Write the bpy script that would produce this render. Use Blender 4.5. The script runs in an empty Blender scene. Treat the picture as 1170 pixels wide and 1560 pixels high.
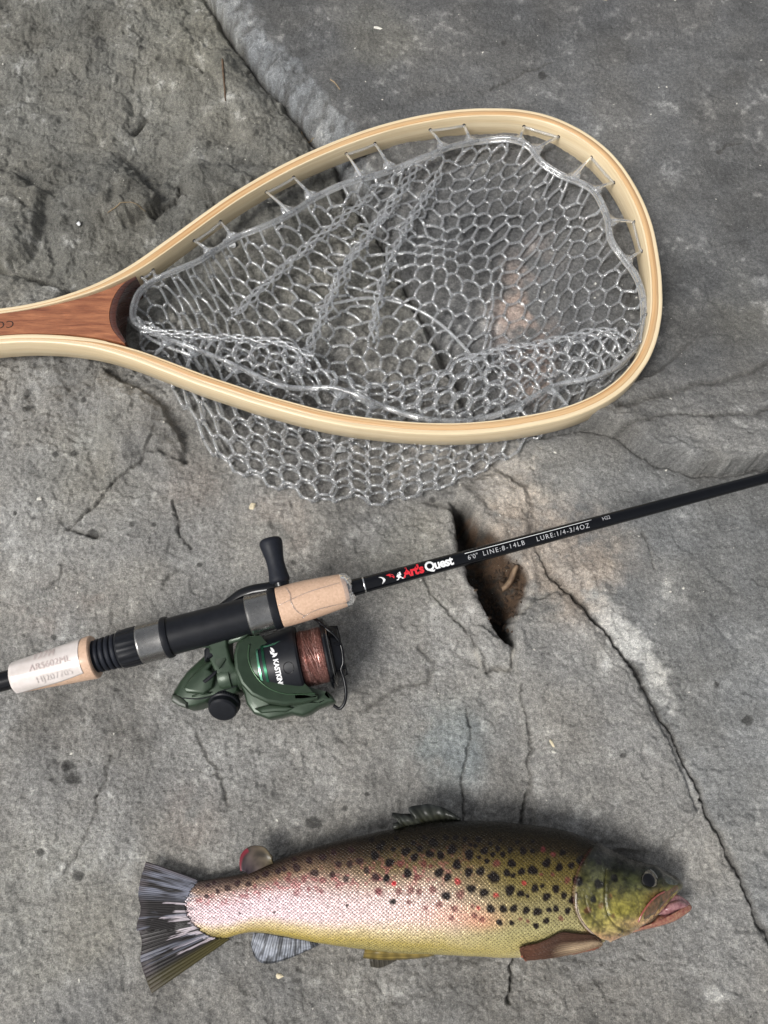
import bpy, math, random
import numpy as np
from mathutils import Vector, Matrix
random.seed(7)
RNG = np.random.RandomState(11)
scene = bpy.context.scene
COL = scene.collection

# ------------------------------------------------------------------ camera
TILT = math.radians(20.0)          # the phone is tipped 20 degrees off straight down
DIST = 0.58                        # metres to the rock at the middle of the picture
FPX = 1127.0                       # focal length, in pixels of the 1170 x 1560 photograph
cam_data = bpy.data.cameras.new("camera")
cam = bpy.data.objects.new("camera", cam_data)
COL.objects.link(cam)
CAM = np.array([0.0, -DIST * math.sin(TILT), DIST * math.cos(TILT)])
cam.location = CAM
cam.rotation_euler = (TILT, 0, 0)
cam_data.sensor_fit = 'VERTICAL'
cam_data.sensor_height = 24.0
cam_data.lens = 24.0 * FPX / 1560.0
cam_data.clip_start = 0.01
cam_data.clip_end = 100
scene.camera = cam

# ------------------------------------------------------------------ light: overcast, brighter from the lower left
SUN_DIR = Vector((-0.62, -0.50, 1.0)).normalized()
elev = math.asin(SUN_DIR.z)
azim = math.atan2(SUN_DIR.x, SUN_DIR.y)
world = bpy.data.worlds.new("World")
scene.world = world
world.use_nodes = True
wn = world.node_tree
wn.nodes.clear()
sky = wn.nodes.new('ShaderNodeTexSky')
sky.sky_type = 'NISHITA'
sky.sun_disc = False
sky.sun_elevation = elev
sky.sun_rotation = azim
sky.dust_density = 4.0
sky.air_density = 1.0
hsv = wn.nodes.new('ShaderNodeHueSaturation')
hsv.inputs['Saturation'].default_value = 0.22
bg = wn.nodes.new('ShaderNodeBackground')
bg.inputs['Strength'].default_value = 0.10
wo = wn.nodes.new('ShaderNodeOutputWorld')
wn.links.new(sky.outputs[0], hsv.inputs['Color'])
wn.links.new(hsv.outputs[0], bg.inputs['Color'])
wn.links.new(bg.outputs[0], wo.inputs['Surface'])
sl = bpy.data.lights.new("sun", 'SUN')
sl.energy = 2.0
sl.angle = math.radians(22)
sl.color = (1.0, 0.975, 0.94)
sun = bpy.data.objects.new("sun", sl)
COL.objects.link(sun)
sun.rotation_euler = SUN_DIR.to_track_quat('Z', 'Y').to_euler()
scene.view_settings.view_transform = 'Standard'
scene.view_settings.look = 'None'
scene.view_settings.gamma = 1.0
scene.view_settings.exposure = 0.38

# ------------------------------------------------------------------ helpers
_c, _s = math.cos(TILT), math.sin(TILT)
def P(px, py, z=0.0):
    """point at height z seen at photograph pixel (px, py)"""
    dx, dy, dz = (px - 585.0) / FPX, -(py - 780.0) / FPX, -1.0
    d = np.array([dx, dy * _c - dz * _s, dy * _s + dz * _c])
    t = (z - CAM[2]) / d[2]
    return CAM + d * t
def PP(pts, z=0.0):
    return np.array([P(p[0], p[1], z if len(p) < 3 else p[2]) for p in pts])
def proj(V):
    """photograph pixel of world points"""
    R = np.asarray(V) - CAM
    yc = R[..., 1] * _c + R[..., 2] * _s
    zc = -R[..., 1] * _s + R[..., 2] * _c
    return 585.0 + FPX * R[..., 0] / -zc, 780.0 - FPX * yc / -zc

def link(o, parent=None):
    COL.objects.link(o)
    if parent is not None:
        o.parent = parent
    return o
def thing(name, label, cat, loc=(0, 0, 0), group=None):
    o = bpy.data.objects.new(name, None)
    o.empty_display_size = 0.02
    o.location = loc
    COL.objects.link(o)
    o['label'] = label
    o['category'] = cat
    if group: o['group'] = group
    return o
def tag(o, label, cat, group=None):
    o['label'] = label
    o['category'] = cat
    if group: o['group'] = group
    return o
def origin_of(p):
    L = np.zeros(3)
    while p is not None:
        L += np.array(p.location); p = p.parent
    return L
def mesh_obj(name, V, F, mat, parent=None, smooth=True, loc=None, mats=None, fmat=None):
    """V are world coordinates; the object is stored relative to its parent or to loc"""
    V = np.asarray(V, dtype=np.float64)
    off = origin_of(parent)
    if loc is not None: off = off + np.array(loc)
    me = bpy.data.meshes.new(name)
    V2 = V - off
    F = [tuple(int(i) for i in f) for f in F] if not isinstance(F, np.ndarray) else F
    if isinstance(F, np.ndarray):
        n, k = F.shape
        me.vertices.add(len(V2)); me.vertices.foreach_set('co', V2.astype(np.float32).ravel())
        me.loops.add(n * k); me.loops.foreach_set('vertex_index', F.astype(np.int32).ravel())
        me.polygons.add(n)
        me.polygons.foreach_set('loop_start', np.arange(0, n * k, k, dtype=np.int32))
        me.polygons.foreach_set('loop_total', np.full(n, k, dtype=np.int32))
        me.update(calc_edges=True)
        me.validate()
    else:
        me.from_pydata([tuple(v) for v in V2], [], F)
        me.update()
    if mats:
        for m in mats: me.materials.append(m)
        if fmat is not None: me.polygons.foreach_set('material_index', np.asarray(fmat, dtype=np.int32))
    else:
        me.materials.append(mat)
    me.polygons.foreach_set('use_smooth', np.full(len(me.polygons), smooth))
    o = bpy.data.objects.new(name, me)
    if loc is not None: o.location = loc
    return link(o, parent)
def sharp(o, deg=35):
    """mark edges sharper than deg so smooth shading keeps the creases"""
    import bmesh
    bm = bmesh.new(); bm.from_mesh(o.data)
    lim = math.radians(deg)
    for e in bm.edges:
        if len(e.link_faces) == 2 and e.calc_face_angle(0) > lim: e.smooth = False
    bm.to_mesh(o.data); bm.free()
    return o
def fix(o):
    import bmesh
    bm = bmesh.new(); bm.from_mesh(o.data)
    bmesh.ops.recalc_face_normals(bm, faces=bm.faces)
    bm.to_mesh(o.data); bm.free()
    return o
def bevel(o, w, seg=2, deg=30):
    m = o.modifiers.new('bevel', 'BEVEL'); m.width = w; m.segments = seg
    m.limit_method = 'ANGLE'; m.angle_limit = math.radians(deg)
    return o
def color_attr(o, C, name='tint'):
    a = o.data.color_attributes.new(name, 'FLOAT_COLOR', 'POINT')
    A = np.ones((len(C), 4), dtype=np.float32); A[:, :3] = C
    a.data.foreach_set('color', A.ravel())
def grid_faces(n, m, wrap_m=False, wrap_n=False):
    i = np.arange(n if wrap_n else n - 1)[:, None]; j = np.arange(m if wrap_m else m - 1)[None, :]
    i2 = (i + 1) % n; j2 = (j + 1) % m
    a = i * m + j; b = i * m + j2; c = i2 * m + j2; d = i2 * m + j
    return np.stack([a, b, c, d], -1).reshape(-1, 4)
def unit(v):
    v = np.asarray(v, dtype=float); return v / (np.linalg.norm(v) + 1e-12)
def catmull(pts, n=8, closed=False):
    pts = np.asarray(pts, dtype=float); out = []
    N = len(pts)
    for i in range(N if closed else N - 1):
        if closed: p0, p1, p2, p3 = pts[(i - 1) % N], pts[i], pts[(i + 1) % N], pts[(i + 2) % N]
        else: p0, p1, p2, p3 = pts[max(i - 1, 0)], pts[i], pts[i + 1], pts[min(i + 2, N - 1)]
        for k in range(n):
            t = k / n
            out.append(0.5 * ((2 * p1) + (-p0 + p2) * t + (2 * p0 - 5 * p1 + 4 * p2 - p3) * t * t + (-p0 + 3 * p1 - 3 * p2 + p3) * t ** 3))
    if not closed: out.append(pts[-1])
    return np.array(out)
def resample(pts, n, closed=False):
    pts = np.asarray(pts, dtype=float)
    if closed: pts = np.vstack([pts, pts[:1]])
    d = np.r_[0, np.cumsum(np.linalg.norm(np.diff(pts, axis=0), axis=1))]
    t = np.linspace(0, d[-1], n + 1)[:-1] if closed else np.linspace(0, d[-1], n)
    return np.stack([np.interp(t, d, pts[:, k]) for k in range(pts.shape[1])], 1)
def tube_arrays(path, r, k=10, closed=False, flat=1.0, upv=(0, 0, 1), caps=True):
    """V, F of a tube along path; r scalar or per point"""
    path = np.asarray(path, dtype=float); n = len(path)
    r = np.broadcast_to(np.asarray(r, dtype=float), (n,))
    if closed: tan = np.roll(path, -1, 0) - np.roll(path, 1, 0)
    else: tan = np.gradient(path, axis=0)
    tan /= np.linalg.norm(tan, axis=1)[:, None] + 1e-12
    upv = np.array(upv, dtype=float)
    A = np.cross(tan, upv)
    ln = np.linalg.norm(A, axis=1)
    bad = ln < 1e-3
    A[bad] = np.cross(tan[bad], (1, 0.01, 0)); A /= np.linalg.norm(A, axis=1)[:, None] + 1e-12
    B = np.cross(A, tan)
    an = np.arange(k) * 2 * math.pi / k
    V = path[:, None] + (A[:, None] * np.cos(an)[None, :, None] + B[:, None] * np.sin(an)[None, :, None] * flat) * r[:, None, None]
    V = V.reshape(-1, 3)
    F = grid_faces(n, k, wrap_m=True, wrap_n=closed)
    F = [tuple(f) for f in F.tolist()]
    if not closed and caps:
        F.append(tuple(range(k))[::-1]); F.append(tuple(range((n - 1) * k, n * k)))
    return V, F
class MB:
    def __init__(self): self.V = []; self.F = []; self.n = 0; self.m = []
    def add(self, V, F, mi=0):
        V = np.asarray(V, dtype=float)
        self.V.append(V); self.F += [tuple(i + self.n for i in f) for f in F]; self.n += len(V); self.m += [mi] * len(F); return self
    def tube(self, path, r, k=10, mi=0, **kw): return self.add(*tube_arrays(path, r, k, **kw), mi=mi)
    def build(self, name, mat, parent=None, smooth=True, loc=None, mats=None):
        o = mesh_obj(name, np.vstack(self.V), self.F, mat, parent, smooth, loc, mats=mats, fmat=self.m if mats else None)
        return fix(o)
def prism(poly, z0, z1, chamfer=0.0, inset_top=0.0):
    """solid between two heights from world xy polygon (N,2); z0, z1 scalars or per-vertex; chamfered top"""
    poly = np.asarray(poly, dtype=float)[:, :2]; n = len(poly)
    z0 = np.broadcast_to(z0, (n,)); z1 = np.broadcast_to(z1, (n,))
    c = poly.mean(0)
    nb = np.roll(poly, -1, 0) - np.roll(poly, 1, 0)
    nrm = np.stack([nb[:, 1], -nb[:, 0]], 1); nrm /= np.linalg.norm(nrm, axis=1)[:, None] + 1e-12
    area = 0.5 * np.sum(poly[:, 0] * np.roll(poly[:, 1], -1) - poly[:, 1] * np.roll(poly[:, 0], -1))
    if area < 0: nrm = -nrm
    rings = []
    ch = chamfer
    if ch > 0:
        rings = [(poly - nrm * ch, z0), (poly, z0 + ch), (poly, z1 - ch), (poly - nrm * ch * .35, z1 - ch * .3), (poly - nrm * ch, z1)]
    else:
        rings = [(poly, z0), (poly, z1)]
    V = np.vstack([np.c_[p, z] for p, z in rings])
    F = [tuple(f) for f in grid_faces(len(rings), n, wrap_m=True).tolist()]
    F.append(tuple(range(n))[::-1]); F.append(tuple(range((len(rings) - 1) * n, len(rings) * n)))
    return V, F

# ---- node material helper
class NM:
    def __init__(self, name):
        self.m = bpy.data.materials.new(name); self.m.use_nodes = True
        self.t = self.m.node_tree; self.t.nodes.clear()
        self.out = self.t.nodes.new('ShaderNodeOutputMaterial')
        self.b = self.t.nodes.new('ShaderNodeBsdfPrincipled')
        self.t.links.new(self.b.outputs[0], self.out.inputs[0])
    def n(self, typ, **kw):
        nd = self.t.nodes.new('ShaderNode' + typ)
        for k, v in kw.items():
            if k in nd.inputs.keys() if hasattr(nd.inputs, 'keys') else False: nd.inputs[k].default_value = v
            else: setattr(nd, k, v)
        return nd
    def l(self, a, b): self.t.links.new(a, b); return self
    def set(self, **kw):
        for k, v in kw.items():
            k = k.replace('_', ' ')
            if isinstance(v, tuple) and len(v) == 3: v = (*v, 1)
            self.b.inputs[k].default_value = v
        return self
    def coord(self, kind='Object'): return self.n('TexCoord').outputs[kind]
    def mapping(self, src, scale=(1, 1, 1), rot=(0, 0, 0), loc=(0, 0, 0)):
        mp = self.n('Mapping'); mp.inputs['Scale'].default_value = scale; mp.inputs['Rotation'].default_value = rot; mp.inputs['Location'].default_value = loc
        self.l(src, mp.inputs['Vector']); return mp.outputs[0]
    def noise(self, vec, scale, detail=4, rough=0.55, dist=0.0):
        nd = self.n('TexNoise'); nd.inputs['Scale'].default_value = scale; nd.inputs['Detail'].default_value = detail
        nd.inputs['Roughness'].default_value = rough; nd.inputs['Distortion'].default_value = dist
        if vec is not None: self.l(vec, nd.inputs['Vector'])
        return nd.outputs['Fac']
    def voro(self, vec, scale, feature='F1', rand=1.0, out='Distance'):
        nd = self.n('TexVoronoi'); nd.feature = feature; nd.inputs['Scale'].default_value = scale
        if 'Randomness' in nd.inputs: nd.inputs['Randomness'].default_value = rand
        if vec is not None: self.l(vec, nd.inputs['Vector'])
        return nd.outputs[out]
    def ramp(self, fac, stops, interp='LINEAR'):
        nd = self.n('ValToRGB'); cr = nd.color_ramp; cr.interpolation = interp
        while len(cr.elements) < len(stops): cr.elements.new(0.5)
        for e, (p, c) in zip(cr.elements, stops):
            e.position = p; e.color = (*c, 1) if len(c) == 3 else c
        self.l(fac, nd.inputs[0]); return nd.outputs[0]
    def mix(self, fac, a, b, mode='MIX'):
        nd = self.n('Mix'); nd.data_type = 'RGBA'; nd.blend_type = mode
        for v, i in ((fac, 0), (a, 6), (b, 7)):
            if isinstance(v, (int, float)): nd.inputs[i].default_value = v
            elif isinstance(v, tuple): nd.inputs[i].default_value = (*v, 1)
            else: self.l(v, nd.inputs[i])
        return nd.outputs[2]
    def math(self, op, a, b=None, clamp=False):
        nd = self.n('Math'); nd.operation = op; nd.use_clamp = clamp
        for v, i in ((a, 0), (b, 1)):
            if v is None: continue
            if isinstance(v, (int, float)): nd.inputs[i].default_value = v
            else: self.l(v, nd.inputs[i])
        return nd.outputs[0]
    def bump(self, h, strength=0.5, dist=0.001, normal=None):
        nd = self.n('Bump'); nd.inputs['Strength'].default_value = strength; nd.inputs['Distance'].default_value = dist
        self.l(h, nd.inputs['Height'])
        if normal is not None: self.l(normal, nd.inputs['Normal'])
        self.l(nd.outputs[0], self.b.inputs['Normal']); return nd.outputs[0]
    def color(self, c): self.l(c, self.b.inputs['Base Color']); return self
    def rough(self, c): self.l(c, self.b.inputs['Roughness']); return self

def simple(name, col, rough=0.5, metal=0.0, var=0.15, vscale=400, bump=0.0, coat=0.0, bscale=1500, spec=0.4):
    k = NM(name); k.set(Base_Color=col, Roughness=rough, Metallic=metal, Coat_Weight=coat)
    k.b.inputs['Specular IOR Level'].default_value = spec
    c = k.coord()
    f = k.noise(c, vscale, 4)
    dark = tuple(x * (1 - var) for x in col); lite = tuple(min(1, x * (1 + var)) for x in col)
    k.color(k.ramp(f, [(0.3, dark), (0.7, lite)]))
    k.rough(k.ramp(k.noise(c, vscale * .3, 3), [(0.3, (rough * .85,) * 3), (0.7, (min(1, rough * 1.15),) * 3)]))
    if bump: k.bump(k.noise(c, bscale, 3), 0.5, bump)
    return k.m

# ------------------------------------------------------------------ noise in numpy
_TAB = [RNG.rand(256, 256) for _ in range(8)]
def vnoise(x, y, seed=0):
    T = _TAB[seed % 8]; x = x + seed * 17.31; y = y + seed * 9.77
    xi = np.floor(x).astype(np.int64); yi = np.floor(y).astype(np.int64)
    fx = x - xi; fy = y - yi
    fx = fx * fx * fx * (fx * (fx * 6 - 15) + 10); fy = fy * fy * fy * (fy * (fy * 6 - 15) + 10)
    xi &= 255; yi &= 255; x1 = (xi + 1) & 255; y1 = (yi + 1) & 255
    return (T[xi, yi] * (1 - fx) + T[x1, yi] * fx) * (1 - fy) + (T[xi, y1] * (1 - fx) + T[x1, y1] * fx) * fy - 0.5
def fbm(x, y, f, octv=4, seed=0, gain=0.5):
    s = 0; a = 1.0
    c, sn = math.cos(0.6), math.sin(0.6)
    for k in range(octv):
        s = s + a * vnoise(x * f, y * f, seed + k); a *= gain; f *= 2.03
        x, y = x * c - y * sn, x * sn + y * c
    return s
def sst(a, b, x):
    t = np.clip((x - a) / (b - a), 0, 1); return t * t * (3 - 2 * t)
def poly_dist(pts, x, y, closed=False):
    pts = np.asarray(pts, dtype=float)
    if closed: pts = np.vstack([pts, pts[:1]])
    d = np.full(x.shape, 1e9)
    for (ax, ay), (bx, by) in zip(pts[:-1, :2], pts[1:, :2]):
        vx, vy = bx - ax, by - ay; L = vx * vx + vy * vy + 1e-18
        t = np.clip(((x - ax) * vx + (y - ay) * vy) / L, 0, 1)
        d = np.minimum(d, (x - ax - t * vx) ** 2 + (y - ay - t * vy) ** 2)
    return np.sqrt(d)
def inside(pts, x, y):
    pts = np.asarray(pts, dtype=float); res = np.zeros(x.shape, bool)
    n = len(pts); j = n - 1
    for i in range(n):
        xi, yi, xj, yj = pts[i][0], pts[i][1], pts[j][0], pts[j][1]
        c = ((yi > y) != (yj > y)) & (x < (xj - xi) * (y - yi) / (yj - yi + 1e-18) + xi)
        res ^= c; j = i
    return res
def sdf(pts, x, y):
    d = poly_dist(pts, x, y, True); return np.where(inside(pts, x, y), -d, d)
def G(pts): return PP(pts, 0.0)[:, :2]
# ================================================================== ROCK
MAIN = [(285, -60), (345, 45), (380, 92), (402, 122), (432, 150), (470, 200), (500, 232), (528, 285), (556, 330), (590, 390), (625, 450),
        (662, 510), (690, 560), (712, 620), (735, 690), (775, 735), (800, 800), (826, 862), (862, 898), (890, 925), (912, 958), (940, 992), (968, 1022), (984, 1052), (1010, 1100),
        (1040, 1150), (1064, 1200), (1080, 1245), (1106, 1290), (1130, 1340), (1150, 1385), (1180, 1450), (1230, 1560), (1270, 1660)]
RIGHT_SLAB = G(MAIN + [(2500, 1700), (2500, -60)])
RIGHT_SLAB[0] = RIGHT_SLAB[0] + (-0.1, 0.25)
RIGHT_SLAB[-1] = (28, 28); RIGHT_SLAB[-2] = (28, -28)
RIGHT_SLAB = np.vstack([RIGHT_SLAB[:-2], [(5.5, -28), (28, -28), (28, 28), (-12, 28)]])
LENS_LINE = [(820, 668), (880, 655), (925, 660), (965, 685), (1005, 706), (1050, 722), (1100, 724), (1150, 716), (1230, 700), (1400, 660)]
LENS = np.vstack([G(LENS_LINE), G([(1500, 300), (1080, 500), (990, 580), (900, 620)])])
HOLE = G([(684, 765), (694, 800), (700, 845), (714, 880), (732, 920), (750, 952), (772, 986), (784, 990), (782, 955), (790, 930), (800, 908), (806, 882), (798, 862), (785, 850), (768, 838), (748, 815), (728, 796), (704, 768)])
BLOCKS = [  # polygon, height (m), edge width (m)
    (G([(100, 310), (150, 262), (176, 242), (192, 248), (222, 282), (246, 306), (236, 326), (200, 342), (150, 345)]), 0.013, 0.0028),
    (G([(272, 284), (300, 262), (350, 262), (392, 284), (384, 302), (345, 312), (300, 308)]), 0.010, 0.0022),
    (G([(150, 560), (215, 600), (252, 618), (268, 655), (285, 684), (280, 710), (236, 710), (215, 690), (190, 700), (150, 670)]), 0.0085, 0.003),
    (G([(-60, 250), (30, 270), (75, 300), (60, 380), (20, 415), (-60, 410)]), 0.010, 0.006),
    (G([(-60, 440), (20, 425), (95, 440), (120, 470), (60, 520), (-60, 520)]), 0.011, 0.007),
    (G([(300, 60), (350, 90), (385, 120), (420, 160), (470, 210), (480, 240), (420, 250), (360, 215), (345, 160)]), 0.004, 0.004),
    (G([(780, 985), (776, 962), (786, 940), (810, 918), (845, 903), (866, 905), (900, 945), (960, 1015), (990, 1080), (1040, 1180), (1060, 1240), (1000, 1300), (820, 1290), (800, 1180), (790, 1060)]), 0.0055, 0.0025),
    (G([(728, 730), (760, 722), (800, 745), (812, 800), (800, 830), (760, 838), (735, 810), (700, 775), (690, 745)]), 0.007, 0.006),
    (G([(726, 950), (748, 965), (776, 992), (778, 1022), (735, 1020), (722, 985)]), 0.0055, 0.0016),
]
CRACKS = [  # line, depth, width
    (G([(150, 815), (100, 805), (140, 770), (178, 725), (210, 705), (224, 688), (236, 670)]), 0.0035, 0.0011),
    (G([(228, 690), (262, 700), (285, 702)]), 0.004, 0.0014),
    (G([(262, 762), (272, 790), (278, 815), (292, 835)]), 0.0030, 0.0012),
    (G([(250, 900), (256, 880), (272, 868)]), 0.002, 0.001),
    (G([(68, 895), (88, 880), (92, 858)]), 0.0018, 0.0009),
    (G([(712, 1080), (716, 1120), (708, 1160), (706, 1195), (702, 1260)]), 0.0022, 0.0009),
    (G([(792, 1040), (798, 1085), (806, 1130), (804, 1170), (805, 1205), (796, 1235), (794, 1270)]), 0.0028, 0.0009),
    (G([(800, 1380), (786, 1440), (781, 1470), (775, 1528)]), 0.0040, 0.0010),
    (G([(640, 870), (660, 905), (700, 950), (730, 990), (745, 1022), (776, 1022)]), 0.002, 0.001),
    (G([(200, 195), (212, 178), (220, 168)]), 0.006, 0.0022),
    (G([(300, 95), (308, 112)]), 0.004, 0.0015),
    (G([(372, 112), (388, 96)]), 0.004, 0.0015),
    (G([(0, 415), (30, 425), (60, 430), (100, 445), (130, 462)]), 0.005, 0.003),
    (G([(232, 330), (262, 308), (276, 290), (272, 278)]), 0.008, 0.0025),
    (G([(318, 318), (350, 322), (385, 308), (440, 285), (470, 262)]), 0.005, 0.0022),
    (G([(1000, 8), (1022, 5), (1045, 0)]), 0.003, 0.0014),
    (G([(745, 155), (775, 140), (800, 128), (835, 118)]), 0.0014, 0.0012),
    (G([(975, 395), (985, 420), (968, 440), (950, 470)]), 0.002, 0.0016),
    (G([(1086, 250), (1095, 240), (1120, 238)]), 0.002, 0.001),
    (G([(300, 1120), (322, 1160), (340, 1190), (348, 1230)]), 0.0014, 0.0012),
    (G([(150, 1210), (160, 1180), (170, 1150)]), 0.0014, 0.0010),
    (G([(100, 1330), (140, 1250), (150, 1210)]), 0.0010, 0.0010),
    (G([(975, 815), (985, 840), (995, 870)]), 0.0012, 0.0009),
    (G([(930, 640), (1000, 612), (1100, 590), (1180, 560)]), 0.0018, 0.003),
    (G([(940, 668), (1010, 650), (1100, 652), (1180, 640)]), 0.0018, 0.002),
    (G([(650, 760), (676, 770), (692, 778)]), 0.003, 0.002),
    (G([(640, 985), (660, 1010), (650, 1040), (600, 1050), (560, 1080)]), 0.0016, 0.0018),
]
def near(pts, x, y, m):
    a = pts[:, :2].min(0) - m; b = pts[:, :2].max(0) + m
    return (x > a[0]) & (x < b[0]) & (y > a[1]) & (y < b[1])
def rock_fields(x, y):
    """height of the rock and the masks that colour it, at world x, y (metres)"""
    x = np.asarray(x, float); y = np.asarray(y, float)
    wx = x + 0.0030 * fbm(x, y, 90, 3, 1) + 0.0012 * fbm(x, y, 420, 2, 3); wy = y + 0.0030 * fbm(x, y, 90, 3, 2) + 0.0012 * fbm(x, y, 420, 2, 4)
    inr = inside(RIGHT_SLAB, wx, wy)
    dm = poly_dist(G(MAIN), wx, wy)
    sd = np.where(inr, -dm, dm)                     # negative on the right slab
    px, py = proj(np.stack([x, y, np.zeros_like(x)], -1))
    px = np.clip(px, -400, 1600); py = np.clip(py, -400, 2000)
    rough_l = 1.0 - 0.45 * sst(560, 700, py)         # the upper left is the roughest
    right = sst(0.002, -0.004, sd)
    h = 0.0045 * fbm(x, y, 7, 3, 0)
    # left rock: lumps and chipped ledges
    hl = 0.011 * fbm(x, y, 16, 4, 2) + 0.0046 * fbm(x, y, 60, 4, 5)
    t = 3.2 * fbm(wx, wy, 14, 3, 6) + 0.35 * fbm(x, y, 160, 3, 0)
    ft = t - np.floor(t)
    hl = hl + 0.0030 * (np.floor(t) + sst(0.78, 1.0, ft) - t * 0.75)
    t2 = 2.6 * fbm(wx, wy, 34, 3, 3) + 0.25 * fbm(x, y, 260, 2, 1); ft2 = t2 - np.floor(t2)
    hl = hl + 0.0011 * (np.floor(t2) + sst(0.70, 1.0, ft2) - t2 * 0.8) * sst(760, 560, py) + 0.0016 * (0.5 - np.abs(fbm(wx, wy, 75, 4, 7))) 
    # right slab: smoother, thin plates
    hr = 0.0032 * fbm(x, y, 12, 3, 4) + 0.0011 * fbm(x, y, 70, 4, 7)
    t3 = 2.0 * fbm(wx * 1.0, wy * 1.7, 13, 3, 1) + 0.12 * fbm(x, y, 200, 2, 2); ft3 = t3 - np.floor(t3)
    hr = hr + 0.0011 * (np.floor(t3) + sst(0.86, 1.0, ft3) - t3 * 0.6)
    lo = sst(700, 900, py)
    h = h + hl * rough_l * (1 - 0.52 * lo) * (1 - right) + hr * right
    # bevelled edge of the right slab, falling to the joint
    top = sst(520, 200, py)
    bev = 0.026 * top + 0.020 * (1 - top)
    h = h + 0.0012 * right * sst(0.030, 0.022, -sd) * fbm(x, y, 200, 4, 6, .6) * 2
    h = h + right * (0.0165 * top + 0.006 * (1 - top)) * np.clip((-sd + 0.004 * fbm(x, y, 120, 3, 1)) / bev, 0, 1) ** 0.8 - 0.007 * (1 - right) * np.exp(-(sd / 0.02) ** 2) * top
    # the joint itself
    wj = 0.0011 + 0.0022 * top + 0.0045 * np.exp(-((py - 540) / 70.0) ** 2)
    dj = 0.0055 + 0.006 * top + 0.006 * np.exp(-((py - 540) / 80.0) ** 2)
    fade = 1 - 0.93 * np.exp(-((py - 765) / 95.0) ** 4)
    h = h - dj * fade * np.exp(-(dm / wj) ** 2)
    # thick lens of rock on the right
    m = near(LENS, x, y, 0.06)
    s = sdf(LENS, wx[m], wy[m]); s2 = np.clip(-s, 0, 1)
    lowd = poly_dist(G(LENS_LINE), wx[m], wy[m])
    hm = h[m]; ins = sst(0.0015, -0.0035, s)
    hm += ins * 0.020 * np.exp(-(lowd / 0.075) ** 2) + 0.003 * ins * fbm(wx[m] * 1.4, wy[m] * 3.2, 26, 4, 3) * np.exp(-(lowd / 0.05) ** 2) * 2
    hm -= 0.0075 * np.exp(-(lowd / 0.0026) ** 2) + 0.003 * (1 - ins) * np.exp(-(lowd / 0.012) ** 2)
    h[m] = hm
    for poly, hh, w in BLOCKS:
        m = near(poly, x, y, 0.02)
        s = sdf(poly, wx[m], wy[m])
        tilt = 0.35 + 0.65 * sst(0.0, 1.0, np.clip(-s / 0.02 + 0.35, 0, 1))
        h[m] += 1.45 * hh * sst(w * .3, -w * .8, s) * tilt
    for ln, dep, w in CRACKS:
        m = near(ln, x, y, 0.02)
        d = poly_dist(ln, wx[m] + 0.0008 * fbm(x[m], y[m], 500, 2, 5), wy[m])
        h[m] -= dep * np.exp(-(d / w) ** 2) * (0.55 + 0.9 * np.clip(fbm(x[m], y[m], 60, 2, 3) + 0.5, 0, 1))
    m = near(HOLE, x, y, 0.05)
    s = sdf(HOLE, wx[m], wy[m])
    hx_ = sst(-10, 34, px[m] - (735 + (py[m] - 840) * 0.42)); h[m] -= (0.050 - 0.028 * hx_ + 0.014 * hx_ * fbm(x[m], y[m], 130, 3, 5)) * sst(0.001, -0.007, s) - 0.0035 * np.exp(-((np.clip(s, 0, 1) - 0.004) / 0.004) ** 2)
    hole = np.zeros_like(x); hole[m] = sst(0.0005, -0.0035, s)
    # small pits
    p = fbm(x, y, 55, 2, 6); h = h - 0.0014 * sst(0.32, 0.44, p) * (1 - 0.6 * right)
    # grain
    g1 = fbm(x, y, 330, 3, 2, 0.6)
    h = h + 0.0011 * g1 * (1 - 0.35 * right) + 0.0004 * fbm(x, y, 800, 2, 5)
    return h, dict(px=px, py=py, sd=sd, right=right, hole=hole, top=top, dm=dm, bev=bev, g1=g1, wx=wx, wy=wy)
def H(x, y):
    return float(rock_fields(np.array([float(x)]), np.array([float(y)]))[0][0])

def axis_coords(lo, hi, step_fn, far):
    a = [lo]
    while a[-1] < hi: a.append(a[-1] + step_fn(a[-1]))
    ext = []; s = 0.004; v = lo
    while v > -far: v -= s; s *= 1.16; ext.append(v)
    ext2 = []; s = 0.004; v = a[-1]
    while v < far: v += s; s *= 1.16; ext2.append(v)
    return np.array(ext[::-1] + a + ext2)
gx = axis_coords(-0.43, 0.43, lambda v: 0.00088, 25.0)
gy = axis_coords(-0.36, 0.60, lambda v: 0.00082 + 0.0007 * max(0, v + 0.1) / 0.7, 25.0)
GX, GY = np.meshgrid(gx, gy)
HH, MK = rock_fields(GX.ravel(), GY.ravel())
xx, yy = GX.ravel(), GY.ravel()
px, py = MK['px'], MK['py']
# ---- colour of the stone itself
def blob(cx, cy, rx, ry=None):
    ry = ry or rx
    return np.exp(-(((px - cx) / rx) ** 2 + ((py - cy) / ry) ** 2))
n1 = fbm(xx, yy, 9, 4, 3); n2 = fbm(xx, yy, 40, 4, 5); n3 = fbm(xx, yy, 150, 3, 1)
def C(*c): return np.array(c, float)[None, :]
def lay(col, mask, c): return col * (1 - mask[:, None]) + np.asarray(c, float)[None, :] * mask[:, None]
right = MK['right']
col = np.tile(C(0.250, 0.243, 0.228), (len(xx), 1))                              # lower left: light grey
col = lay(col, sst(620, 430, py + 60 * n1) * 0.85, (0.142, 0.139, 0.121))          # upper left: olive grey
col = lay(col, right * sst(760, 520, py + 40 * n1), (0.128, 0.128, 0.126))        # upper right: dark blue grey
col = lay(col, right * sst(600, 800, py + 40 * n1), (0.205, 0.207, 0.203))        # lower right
col = lay(col, np.clip(right * (0.7 + 1.3 * n3) * sst(0.032, 0.024, -MK['sd'] + 0.012 * n2) * sst(420, 250, py), 0, .9), (0.235, 0.245, 0.25))     # pale broken edge at the top
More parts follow.
